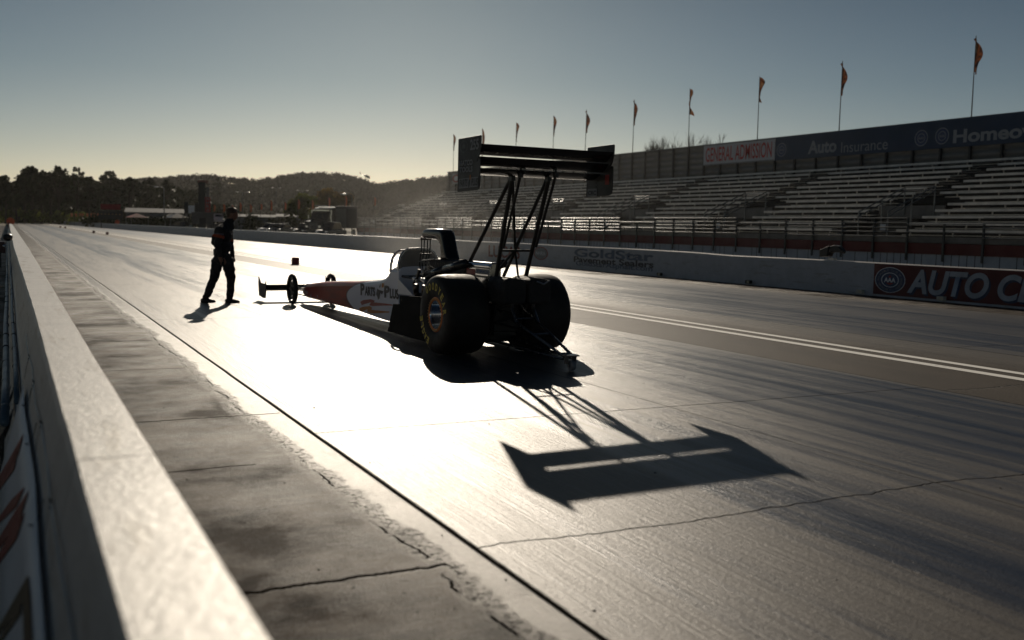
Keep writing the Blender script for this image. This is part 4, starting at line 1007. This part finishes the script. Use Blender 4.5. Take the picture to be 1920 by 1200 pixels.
def leaf_clump(b, c, r, n, s, rn, flat=.8):
    for _ in range(n):
        d = Vector((rn.gauss(0, 1), rn.gauss(0, 1), rn.gauss(0, 1))); d.normalize(); d *= r*rn.random()**.4; d.z *= flat
        o = c+d; u = Vector((rn.uniform(-1, 1), rn.uniform(-1, 1), rn.uniform(-1, 1))).normalized(); v = u.orthogonal().normalized(); w = s*rn.uniform(.6, 1.3)
        b.quad([o+u*w, o+v*w*.7, o-u*w, o-v*w*.7])
def wood(name, label, zfun, a0, a1, r0, r1, n, hh, mat, seed, leaf, ln, tab=None):
    rn = random.Random(seed); b = MB()
    for _ in range(n):
        a = rn.uniform(a0, a1); r = r0+(r1-r0)*rn.random()**.6; h = rn.uniform(*hh); z = zfun(a, r)
        c = Vector((r*math.sin(R(a)), r*math.cos(R(a)), z+h*.45))
        leaf_clump(b, c, h*.55, ln, leaf, rn, .85)
    o = b.build(name, mat); tag(o, label, 'woods', kind='stuff'); return o
wood('woods', 'dark continuous woodland covering the low hill at the end of the track', zn, -13, 11.5, 335, 475, 620, (4, 9), LG, 1, 1.1, 60)
wood('hill_brush', 'brush and scattered trees covering the long hazy ridge', zf, 5, 30, 640, 1160, 2200, (4, 8), LB, 2, 1.2, 34)
def tree(name, label, px, ptop, D, w, mat, seed, clumps=16, group=None, cat='tree', airy=.8, zb=0., ls=.55):
    rn = random.Random(seed); top = at_dist(px, ptop, D); H = top.z-zb; o = thing(name, label, cat, (top.x, top.y, zb), 0, group)
    tr = MB(); tr.path([(0, 0, -.5), (rn.uniform(-.3, .3), 0, H*.35), (rn.uniform(-.6, .6), 0, H*.62)], H*.022, 8); tips = []
    for k in range(clumps):
        an = rn.uniform(0, 6.28); zz = rn.uniform(.42, .9); rad = w*math.sqrt(max(.05, 1-((zz-.58)/.42)**2))*rn.uniform(.25, .85)
        q = Vector((math.cos(an)*rad, math.sin(an)*rad, H*zz)); tips.append(q)
        tr.cone((rn.uniform(-.2, .2), 0, H*rn.uniform(.3, .55)), q, H*.010, H*.003, n=5)
    tips.append(Vector((0, 0, H*.93)))
    tr.build('trunk', M('bark', (.05, .04, .03), .9), o)
    c = MB()
    for q in tips: leaf_clump(c, q, w*rn.uniform(.22, .4), int(90*airy), ls, rn, .8)
    c.build('crown', mat, o); return o
tl_ = [(8, 331, 300, 4.5, 'rounded dark tree at the far left edge of the woods', 1.), (30, 343, 320, 3.5, 'small dark tree next to the left edge rounded tree', .7), (44, 335, 330, 4., 'mid height tree joining the tallest left tree', .8),
       (57, 311, 330, 5., 'tallest broad dark tree left of the woods skyline', 1.2), (76, 320, 335, 5., 'tree leaning beside the tallest broad tree, with gaps of sky', .8), (94, 322, 340, 4., 'middle tree between the broad tree and the airy tree', .8), (108, 310, 330, 4.6, 'airy tall tree with a ragged top at the skyline', .6),
       (143, 310, 345, 3.6, 'sparse two headed tree rising above the woods skyline', .35), (166, 330, 345, 4., 'round tree right of the sparse two headed tree', .7), (206, 320, 360, 5.2, 'dome shaped tree standing on the woods skyline', .8),
       (243, 330, 370, 3.6, 'small round tree on the descending skyline', .9), (281, 331, 380, 2.6, 'thin little tree on the descending skyline', .5), (312, 336, 400, 2.8, 'last small tree before the grassy ridge', .9), (408, 330, 700, 4.5, 'lone round tree on the bare far ridge', 1.)]
for i, (px, pt, D, w, lb, ar) in enumerate(tl_): tree('tree', lb, px, pt, D, w, LG, 20+i, 18 if ar > .5 else 9, 'skyline trees', airy=ar)
tree('tree', 'green leafy tree with yellow edges behind the parked truck', 567, 366, 165, 2.7, LY, 60, 20, airy=1.6, ls=.3)
tree('tree', 'wide golden tree behind the dark trailer, left half', 615, 356, 185, 3.6, LO, 61, 22, airy=1.4, ls=.32)
tree('tree', 'golden tree behind the dark trailer, right of the wide golden one', 640, 362, 190, 3., LO, 62, 18, airy=1.4, ls=.32)
# grass banks and hedges
def hedge(label, pts, w, h, mat, seed, name='hedge'):
    rn = random.Random(seed); b = MB()
    for (x0, y0), (x1, y1) in zip(pts[:-1], pts[1:]):
        L = math.hypot(x1-x0, y1-y0); n = int(L*1.6)
        for k in range(n):
            f = rn.random(); leaf_clump(b, Vector((x0+(x1-x0)*f+rn.uniform(-w, w), y0+(y1-y0)*f+rn.uniform(-w, w), h*rn.uniform(.25, .75))), h*.38, 16, h*.14, rn, .9)
    o = b.build(name, mat); return tag(o, label, name, kind='stuff' if name == 'bushes' else None)
def gp(px, D): p = at_dist(px, 410, D); return (p.x, p.y)
hedge('long clipped hedge behind the far wall, left of the dark tower', [gp(150, 235), gp(240, 215), gp(345, 190)], .8, 2.6, LG, 5)
hedge('hedge strip behind the far wall between the tower and the truck', [gp(445, 175), gp(585, 165)], .8, 3.0, LG, 6)
hedge('sunny yellow green bushes at the foot of the dark woods', [gp(-10, 325), gp(60, 322), gp(130, 318)], 3, 4.5, LY, 7, 'bushes')
hedge('dark round bush beside the far wall', [gp(292, 170), gp(300, 170)], .6, 3.0, LG, 8, 'bush')
hedge('low yellow green bushes between the woods and the red billboard', [gp(130, 290), gp(190, 285)], 2, 3.5, LY, 9, 'bushes')
# buildings and boards
def at_px(px, D): p = at_dist(px, 410, D); return Vector((p.x, p.y, 0))
def zpx(px, py, D): return at_dist(px, py, D).z
def facing(px): d = ray(px, 410); return math.atan2(d.x, d.y)*-1      # rotation so that local -Y faces the camera
def wpx(n, D): return n*D/1867./math.cos(R(13))
def board(name, label, px0, px1, pyt, pyb, D, mat, cat='sign', th=.3, legs=True, group=None):
    pc = (px0+px1)/2; o = thing(name, label, cat, at_px(pc, D), facing(pc), group); zt, zb = zpx(pc, pyt, D), max(.05, zpx(pc, pyb, D)); w_ = wpx(px1-px0, D)
    MB().box((0, 0, (zt+zb)/2), (w_, th, zt-zb)).build('board', mat, o, bevel=.03)
    if legs and zb > .3:
        for s_ in (-1, 1): MB().box((s_*w_*.4, 0, zb/2), (.2, .2, zb)).build('leg', black, o)
    return o, w_, zt, zb
o, w_, zt, zb = board('scoreboard', 'black scoreboard with a dark red header panel beyond the far wall', 189, 227, 395, 411, 210, black, 'scoreboard')
MB().box((0, -.02, zpx(208, 388, 210)), (wpx(31, 210), .3, zpx(208, 383, 210)-zpx(208, 393, 210))).build('header_panel', M('dull red board', (.28, .02, .02), .6), o)
text('lettering', 'FINISH', (0, -.19, zpx(208, 388, 210)), (1, 0, 0), UZ, wpx(17, 210), .5, M('dull red lettering', (.5, .12, .1), .6), o) if False else None
for k in range(6): MB().box((-w_*.38+w_*.15*k, -.17, (zt+zb)/2+.15), (.28, .04, .16)).build('digit_window', M('amber window', (.35, .22, .07), .5), o)
# timing tower
D = 185; o = thing('tower', 'tall narrow black tower with a red vertical sign on its side', 'tower', at_px(379, D), facing(379)); ht = zpx(379, 342, D)
MB().box((0, 0, ht/2), (wpx(12, D), 1.4, ht)).build('shaft', black, o, bevel=.05)
MB().box((wpx(9.5, D), -.2, (zpx(389, 370, D)+zpx(389, 398, D))/2), (wpx(9, D), 1., zpx(389, 370, D)-zpx(389, 398, D))).build('red_sign', M('bright red sign', (.42, .03, .03), .5), o)
for k in range(4): text('lettering', 'NHRA'[k], (wpx(9.5, D), -.71, zpx(389, 373.5+6.8*k, D)), (1, 0, 0), UZ, .5, .5, greyt, o, .03)
MB().box((wpx(9.5, D), 0, zpx(389, 360, D)), (wpx(5, D), .6, zpx(389, 350, D)-zpx(389, 369, D))).build('upper_panel', M('grey panel', (.2, .2, .2), .5), o)
MB().box((wpx(2, D), 0, zpx(379, 341, D)), (wpx(17, D), 1.2, .5)).build('header', M('brown header', (.2, .08, .06), .5), o)
o, *_ = board('light_board', 'bright white upright board standing left of the dark tower', 354, 364, 385.5, 400, 175, whitep, 'board', .2)
for i, (a, b_, c_, d_, D, m_, lb) in enumerate(((346, 353, 379, 400, 178, black, 'narrow dark board left of the bright white upright board'), (366, 372, 381, 398, 178, black, 'narrow dark board squeezed between white board and tower'))): board('dark_board', lb, a, b_, c_, d_, D, m_, 'board', .4)
o, *_ = board('block_building', 'plain grey block building at the foot of the black tower', 362, 398, 398, 420, 172, M('grey block', (.14, .135, .13), .8), 'building', 3., False)
MB().box((0, -1.53, 1.2), (1., .06, 2.)).build('door', black, o)
def shed(label, px0, px1, pe, pr, D, roofm, wallm_, dep=14):
    pc = (px0+px1)/2; o = thing('long_shed', label, 'building', at_px(pc, D), facing(pc)); w_ = wpx(px1-px0, D); ze, zr = zpx(pc, pe, D), zpx(pc, pr, D)
    MB().box((0, dep/2, ze/2), (w_, dep, ze)).build('walls', wallm_, o)
    MB().prism([(-.4, ze-.1), (dep/2, zr), (dep+.4, ze-.1), (dep+.4, ze+.05), (dep/2, zr+.15), (-.4, ze+.05)], 0, -w_/2-.3, w_/2+.3).build('roof', roofm, o)
    for k in range(6): MB().box((-w_/2+w_*(k+.5)/6, -.03, ze*.45), (w_/14, .06, ze*.6)).build('door', M('dull door', (.07, .075, .08), .6), o)
rf = M('pale metal roof', (.11, .12, .13), .9, spec=.1); gw = M('grey wall', (.17, .18, .19), .7)
shed('long low shed with a pale curved looking roof left of the tower', 245, 345, 399, 391.5, 240, rf, gw)
shed('long white roofed shed seen behind the hedge between tower and truck', 440, 520, 407, 403, 220, rf, gw)
shed('second white roofed shed just left of the truck', 522, 578, 407, 402.5, 210, rf, gw)
# feather flags
fo = M('orange feather flag', (.8, .26, .12), .7)
ff = [(402, 385, 397), (420, 384, 398), (436, 386, 397), (451, 381, 397), (470, 384, 399), (490, 384, 394), (508.5, 377, 396), (535, 381, 394), (560, 375, 393), (586, 376, 396), (617, 371, 390), (648.5, 368, 390), (702.5, 371, 386)]
flab = ['orange feather flag just right of the tower sign', 'orange feather flag left of the walking person head', 'orange feather flag hidden behind the person head', 'orange feather flag just right of the person head', 'second orange feather flag right of the person head', 'small orange feather flag, third right of the person head', 'tall orange feather flag, fourth right of the person head', 'bright orange feather flag left of the green leafy tree', 'dim orange feather flag in front of the green leafy tree', 'orange feather flag standing over the truck cab', 'curled orange feather flag right of the truck', 'largest orange feather flag above the dark trailer', 'rightmost orange feather flag in front of the stand end']
for i, (px, pt, pb) in enumerate(ff):
    D = 150+3*(i % 4); o = thing('feather_flag', flab[i], 'flag', at_px(px, D), facing(px), 'orange feather flags in the pits')
    zt, zb = zpx(px, pt, D), zpx(px, pb, D); MB().cone((-.12, 0, 0), (-.12, 0, zt+.1), .035, n=8).build('pole', black, o)
    rn = random.Random(i); L = zt-zb; q = []
    for k in range(9):
        s_ = k/8; w_ = .38*math.sin(min(1, s_*2.2+.1)*math.pi/2)*(1-.35*s_); q.append([(-.1+w_*u, .05*math.sin(5*s_+4*u+i), zt-L*s_+.12*u) for u in (0, .5, 1)])
    MB().loft(q, closed=False, caps=False).build('flag_cloth', fo, o, smooth=True)
# vehicles
glass = M('dark glass', (.02, .025, .03), .06, spec=.8); chrome = M('chrome', (.75, .75, .76), .12, 1., bump=0); dsteel = M('dark grille', (.08, .08, .085), .3, .8)
def wheel(o, x, y, r, w_=.25):
    ty = MB().lathe([(-w_/2, r*.55), (-w_/2, r*.9), (-w_*.35, r), (w_*.35, r), (w_/2, r*.9), (w_/2, r*.55)], 'x', 20, (x, y, r)).build('tyre', rubber, o); MB().cone((x-w_*.4, y, r), (x+w_*.4, y, r), r*.55, n=16).build('rim', steel, ty)
D = 132; o = thing('truck', 'dark semi truck tractor with chrome trim facing the track beside the trailer', 'truck', at_px(604, D), facing(604)-.35)
blk = M('truck paint', (.03, .03, .035), .2)
MB().loft([[(x, y, z) for x, z in ((-1.15, .9), (-1.15, tz), (1.15, tz), (1.15, .9))] for y, tz in ((-3.2, 1.9), (-1.3, 2.05), (-1.0, 2.2))]).build('hood', blk, o, bevel=.08)
MB().loft([[(x, y, z) for x, z in ((-1.2, .9), (-1.2, tz), (1.2, tz), (1.2, .9))] for y, tz in ((-1.1, 2.1), (-.6, 3.0), (.2, 3.6), (2.2, 3.85))]).build('cab', blk, o, bevel=.08)
MB().box((0, -.87, 2.55), (2.0, .08, .65), Matrix.Rotation(R(-28), 3, 'X')).build('windscreen', glass, o); MB().box((0, -.3, 3.35), (2.2, .3, .16)).build('sun_visor', chrome, o); MB().box((0, 1., 3.93), (2.1, 2., .06)).build('roof_fairing', M('pale roof', (.6, .6, .62), .2, .4), o)
MB().box((0, -3.25, 1.35), (1.1, .08, .9)).build('grille', dsteel, o); MB().box((0, -3.35, .65), (2.4, .2, .3)).build('bumper', dsteel, o)
for s_ in (-1, 1):
    MB().box((s_*.85, -3.25, 1.25), (.3, .1, .25)).build('headlight', chrome, o); MB().cone((s_*1.3, -.2, 1.2), (s_*1.3, -.2, 3.4), .09).build('exhaust_stack', chrome, o); MB().box((s_*1.5, -.9, 2.5), (.12, .15, .5)).build('mirror', chrome, o)
    for y in (-2.3, 3.0, 4.2): wheel(o, s_*1.0, y, .5, .3)
MB().box((0, 3.2, .8), (1., 3., .3)).build('frame', black, o)
o = thing('trailer', 'tall dark box trailer parked behind the far wall at the end of the stand', 'trailer', at_px(649, 133), facing(649)+.02)
MB().box((0, 6, 2.55), (2.9, 12, 2.9)).build('box_body', M('dark trailer side', (.05, .045, .045), .35), o, bevel=.05)
MB().box((-.65, -.03, 2.4), (1.3, .06, 2.5)).build('rear_door', M('grey trailer door', (.13, .13, .12), .5), o); MB().box((.68, -.03, 2.4), (1.3, .06, 2.5)).build('rear_door', black, o)
for s_ in (-1, 1):
    for y in (1.8, 3.0): wheel(o, s_*1.1, y, .5, .3)
MB().box((0, 0, .6), (2.6, .12, .12)).build('bumper', steel, o); MB().cone((0, 11, 0), (0, 11, 1.1), .08).build('landing_leg', steel, o)
def carv(name, label, px, D, rz, mat, L=4.4, hh=1.45, cat='car', van=False):
    o = thing(name, label, cat, at_px(px, D), facing(px)+rz); w_ = .88
    pr = [(-L/2, .35), (-L/2, .75), (-L/2+.1, .82), (-L*.2, .92), (L*.3, .95), (L/2, .9), (L/2, .35)]
    MB().prism([(y, z) for y, z in pr], 0, -w_, w_).build('body', mat, o, bevel=.06)
    cb_ = [(-L*.24, .9), (-L*.1, hh), (L*.22, hh+.02), (L*.36, .93)] if not van else [(-L*.36, .9), (-L*.22, hh), (L*.48, hh+.02), (L*.49, .93)]
    MB().prism(cb_, 0, -w_*.82, w_*.82).build('cabin', glass if not van else mat, o, bevel=.06)
    MB().prism([(cb_[1][0]+.02, hh+.015), (cb_[2][0], hh+.03), (cb_[2][0], hh+.045), (cb_[1][0]+.02, hh+.035)], 0, -w_*.74, w_*.74).build('roof', mat, o)
    if van: MB().box((0, -L*.29, hh*.5+.55), (1.3, .05, .45), Matrix.Rotation(R(-20), 3, 'X')).build('windscreen', glass, o)
    for s_ in (-1, 1):
        MB().box((s_*.62, -L/2-.01, .68), (.32, .05, .14)).build('headlight', chrome, o)
        for y in (-L*.32, L*.3): wheel(o, s_*w_*.9, y, .33, .2)
    return o
carv('parked_car', 'silver car behind the far wall, left one of the pair with glinting windscreens', 508, 140, -.5, M('silver paint', (.3, .32, .35), .25, .5), hh=1.5)
carv('parked_car', 'grey car behind the far wall, right one of the pair with glinting windscreens', 528, 141, -.5, M('grey car paint', (.12, .13, .15), .25, .5), hh=1.5)
carv('pickup', 'chrome trimmed car parked in front of the trailer', 621, 124, -.45, M('blue grey car paint', (.06, .08, .11), .2, .4), L=5.2, hh=1.85, cat='car')
o = carv('van', 'white van on the bank above the far wall, left of the person head', 408, 190, .15, whitep, L=4.8, hh=1.75, cat='van', van=True); o.location.z = 1.3
MB().box((0, 0, -.6), (3., 6, 1.2)).build('parking_slab', M('grey block', (.14, .135, .13)), o)
# lamp posts
lpz = [(308, 352, 175, 'slim lamp post in front of the long curved roof shed'), (455, 361, 230, 'lamp post with twin heads right of the person'), (518, 353, 330, 'far lamp post with twin heads on the hillside'), (567, 358, 260, 'lamp post above the green leafy tree'), (660, 366, 145, 'lamp post with a big bright curved head by the trailer')]
for i, (px, pt, D, lb) in enumerate(lpz):
    o = thing('lamp_post', lb, 'lamp post', at_px(px, D), facing(px), 'lamp posts behind the far wall'); z = zpx(px, pt, D)
    MB().cone((0, 0, 0), (0, 0, z), .1, .06).build('pole', galv, o)
    for s_ in ((-1,) if i in (0, 4) else (-1, 1)):
        MB().path([(0, 0, z-.1), (s_*.5, 0, z+.15), (s_*.9, 0, z+.12)], .04).build('arm', galv, o); MB().ball((s_*1.2, 0, z+.1), .35 if i != 4 else .5, (1.1, .5, .28), 2).build('lamp_head', M('pale lamp head', (.7, .7, .7), .25, .3), o, smooth=True)
# helicopter
D = 640; c = at_dist(686.5, 330.5, D); hl = thing('helicopter', 'small helicopter flying nose down just above the far ridge', 'helicopter', c, facing(686))
hl.rotation_euler = (0, R(17), facing(686))
s = D/1867.
hmz = M('helicopter paint', (.04, .05, .045), .3)
b = MB(); b.loft([[(x*s, yy*r_*s*.8, (zz*r_+z0)*s) for yy, zz in [(math.cos(k*math.pi/6), math.sin(k*math.pi/6)) for k in range(12)]] for x, r_, z0 in ((8, .3, -1.2), (6.5, 1.5, -.6), (4, 2.1, 0), (0, 2.0, .2), (-3, 1.0, .5), (-5, .5, .6), (-12, .35, .8))]); b.build('fuselage', hmz, hl, smooth=True)
MB().prism([(-11*s, .6*s), (-12.5*s, 4.2*s), (-13.6*s, 4.2*s), (-12.6*s, .6*s)], 1, -.1, .1).build('tail_fin', hmz, hl)
MB().ball((4.8*s, 0, .9*s), 1.5*s, (1.2, .8, .8), 2).build('canopy', glass, hl, smooth=True); MB().box((0, 0, 2.3*s), (2.4*s, .8*s, .6*s)).build('engine_cowl', polish, hl)
MB().cone((1*s, 0, 2*s), (1*s, 0, 3.3*s), .1, n=8).build('rotor_mast', hmz, hl)
for a in (.12, math.pi/2+.12, math.pi+.12, 1.5*math.pi+.12): MB().box((s+math.cos(a)*6*s, math.sin(a)*6*s, 3.3*s), (12*s, .22, .05), Matrix.Rotation(a, 3, 'Z')).build('rotor_blade', hmz, hl)
for s_ in (-1, 1):
    b = MB(); b.path([(-3*s, s_*1.5*s, -3.0*s), (6*s, s_*1.5*s, -3.0*s), (7*s, s_*1.5*s, -2.6*s)], .06); b.path([(-1*s, s_*1.*s, -1.6*s), (-1*s, s_*1.5*s, -3*s)], .05); b.path([(4*s, s_*1.*s, -1.6*s), (4*s, s_*1.5*s, -3*s)], .05); b.build('skid', hmz, hl)
# bare trees behind the stand
for j, (px, D, sd, lb, hp_) in enumerate(((1245, 72, 3, 'leafless tree whose twigs show above the plain back wall, left one', 252), (1303, 74, 9, 'leafless tree beside a flag pole behind the stand, right one', 250), (1232, 71, 12, 'low leafless tree top at the left of the bare tree pair', 264))):
    rn = random.Random(sd); o = thing('bare_tree', lb, 'tree', at_px(px, D), 0, 'bare trees behind the stand'); H = zpx(px, hp_, D); b = MB()
    def grow(p, d, L, r, n):
        q = p+d*L; b.cone(p, q, r, r*.7, n=5 if r > .01 else 3)
        if n == 0: return
        for _ in range(4 if n > 1 else 5):
            nd = (d*rn.uniform(.7, 1.2)+Vector((rn.gauss(0, .35), rn.gauss(0, .35), rn.uniform(.1, .5)))).normalized(); grow(p.lerp(q, rn.uniform(.55, 1)), nd, L*rn.uniform(.55, .75), r*.55, n-1)
    grow(Vector((0, 0, 0)), Vector((0, 0, 1)), H*.38, .12, 5)
    zmax = max(v.co.z for v in b.b.verts)
    for v in b.b.verts: v.co.z *= H/zmax
    b.build('trunk', M('bark', (.05, .04, .03)), o)
# ------------------------------------------------------------------ haze and tyre smoke
def volume(name, dens, col, aniso=.3):
    m = bpy.data.materials.new(name); m.use_nodes = True; nt = m.node_tree
    for n in list(nt.nodes):
        if n.type != 'OUTPUT_MATERIAL': nt.nodes.remove(n)
    out = [n for n in nt.nodes if n.type == 'OUTPUT_MATERIAL'][0]; v = nt.nodes.new('ShaderNodeVolumePrincipled')
    v.inputs['Color'].default_value = (*col, 1); v.inputs['Density'].default_value = dens; v.inputs['Anisotropy'].default_value = aniso
    nt.links.new(v.outputs[0], out.inputs['Volume']); return m, nt, v
hz, _, _ = volume('haze air', .00004, (.95, .93, .88), .5)
o = MB().box((350, 1000, 55), (2400, 3200, 114)).build('haze', hz); tag(o, kind='stuff')

def puff(name, c, r, dens, seed, label=None):
    m, nt, v = volume(name, dens, (.9, .88, .84), .45)
    tc = nt.nodes.new('ShaderNodeTexCoord'); nz = nt.nodes.new('ShaderNodeTexNoise'); nz.inputs['Scale'].default_value = 1.6; nz.inputs['Detail'].default_value = 3; nz.noise_dimensions = '4D'; nz.inputs['W'].default_value = seed
    ln = nt.nodes.new('ShaderNodeVectorMath'); ln.operation = 'LENGTH'; mr = nt.nodes.new('ShaderNodeMapRange'); mr.inputs[1].default_value = 1; mr.inputs[2].default_value = .25; mr.inputs[3].default_value = 0; mr.inputs[4].default_value = 1
    m2 = nt.nodes.new('ShaderNodeMapRange'); m2.inputs[1].default_value = .42; m2.inputs[2].default_value = .68; m2.inputs[3].default_value = 0; m2.inputs[4].default_value = dens
    mu = nt.nodes.new('ShaderNodeMath'); mu.operation = 'MULTIPLY'
    nt.links.new(tc.outputs['Object'], nz.inputs['Vector']); nt.links.new(tc.outputs['Object'], ln.inputs[0]); nt.links.new(ln.outputs['Value'], mr.inputs[0]); nt.links.new(nz.outputs['Fac'], m2.inputs[0])
    nt.links.new(mr.outputs[0], mu.inputs[0]); nt.links.new(m2.outputs[0], mu.inputs[1]); nt.links.new(mu.outputs[0], v.inputs['Density'])
    o = MB().ball((0, 0, 0), 1, sub=3).build('smoke', m); o.location = c; o.scale = r; tag(o, label, 'smoke', kind='stuff')
puff('engine smoke', (5.7, 14.2, 1.35), (1.2, 2.0, .9), .16, 1, 'thin grey smoke drifting around the dragster engine and cockpit')
puff('drifting smoke', (13, 26, 4.2), (9, 13, 5.4), .0045, 2, 'faint veil of tyre smoke drifting over the far lane and stand')

# loose rubber crumbs and grit
rn = random.Random(77); b = MB()
for _ in range(170):
    if rn.random() < .55: x, y = rn.uniform(.45, 1.9), 1.6+rn.random()**1.6*12
    else: x, y = rn.uniform(1.95, 8.), 2.5+rn.random()**1.4*14
    r = rn.uniform(.002, .0055)*(2.2 if rn.random() < .06 else 1)
    b.ball((x, y, r*.5), r, (rn.uniform(.8, 1.8), rn.uniform(.8, 1.8), .6), 1)
tag(b.build('rubber_crumbs', M('loose rubber', (.012, .011, .01), .7)), 'small dark rubber crumbs and grit scattered over the near track and shoulder', 'debris', kind='stuff')
# pit flags, canopies and more vehicles far behind the wall
for i in range(9):
    px = 132+7*i+(i % 3); o = thing('pit_flag', 'small orange pit flag in the row before the dark woods left of the scoreboard', 'flag', at_px(px, 262), facing(px), 'small orange pit flags left of the scoreboard')
    MB().cone((0, 0, 0), (0, 0, zpx(px, 400, 262)), .05, n=6).build('pole', black, o); MB().box((.3, 0, zpx(px, 403, 262)), (.55, .05, zpx(px, 400, 262)-zpx(px, 406, 262))).build('flag_cloth', fo, o)
def canopy(label, px, D, mat, w_=3.2, h_=2.6):
    o = thing('canopy', label, 'canopy', at_px(px, D), facing(px)+.3); a = w_/2
    for sx_ in (-1, 1):
        for sy_ in (-1, 1): MB().cone((sx_*a, sy_*a, 0), (sx_*a, sy_*a, h_-.5), .05, n=8).build('leg', galv, o)
    b = MB(); T = b.b.verts.new((0, 0, h_+.35)); vs = [b.b.verts.new(p) for p in ((-a-.1, -a-.1, h_-.45), (a+.1, -a-.1, h_-.45), (a+.1, a+.1, h_-.45), (-a-.1, a+.1, h_-.45))]
    for k in range(4): b.b.faces.new((vs[k], vs[(k+1) % 4], T))
    b.b.faces.new(vs[::-1]); b.build('roof', mat, o)
canopy('dull red canopy behind the hedge left of the lamp post', 257, 205, M('dull red board', (.28, .02, .02)))
canopy('dark canopy between the hedge and the white board', 332, 178, black)
canopy('small dark canopy just right of the long curved roof shed', 322, 190, M('dark green canvas', (.02, .035, .03), .7))
carv('parked_car', 'dark car parked beside the dark canopy left of the black tower', 341, 172, .6, M('dark car paint', (.03, .03, .035), .25, .3), hh=1.5)
carv('parked_car', 'small grey car parked behind the hedge right of the person', 470, 178, .3, M('grey car paint', (.12, .13, .15)), hh=1.9)
carv('parked_car', 'dark car half hidden at the truck front corner', 572, 138, -.4, M('dark car paint', (.03, .03, .035)), hh=1.6)
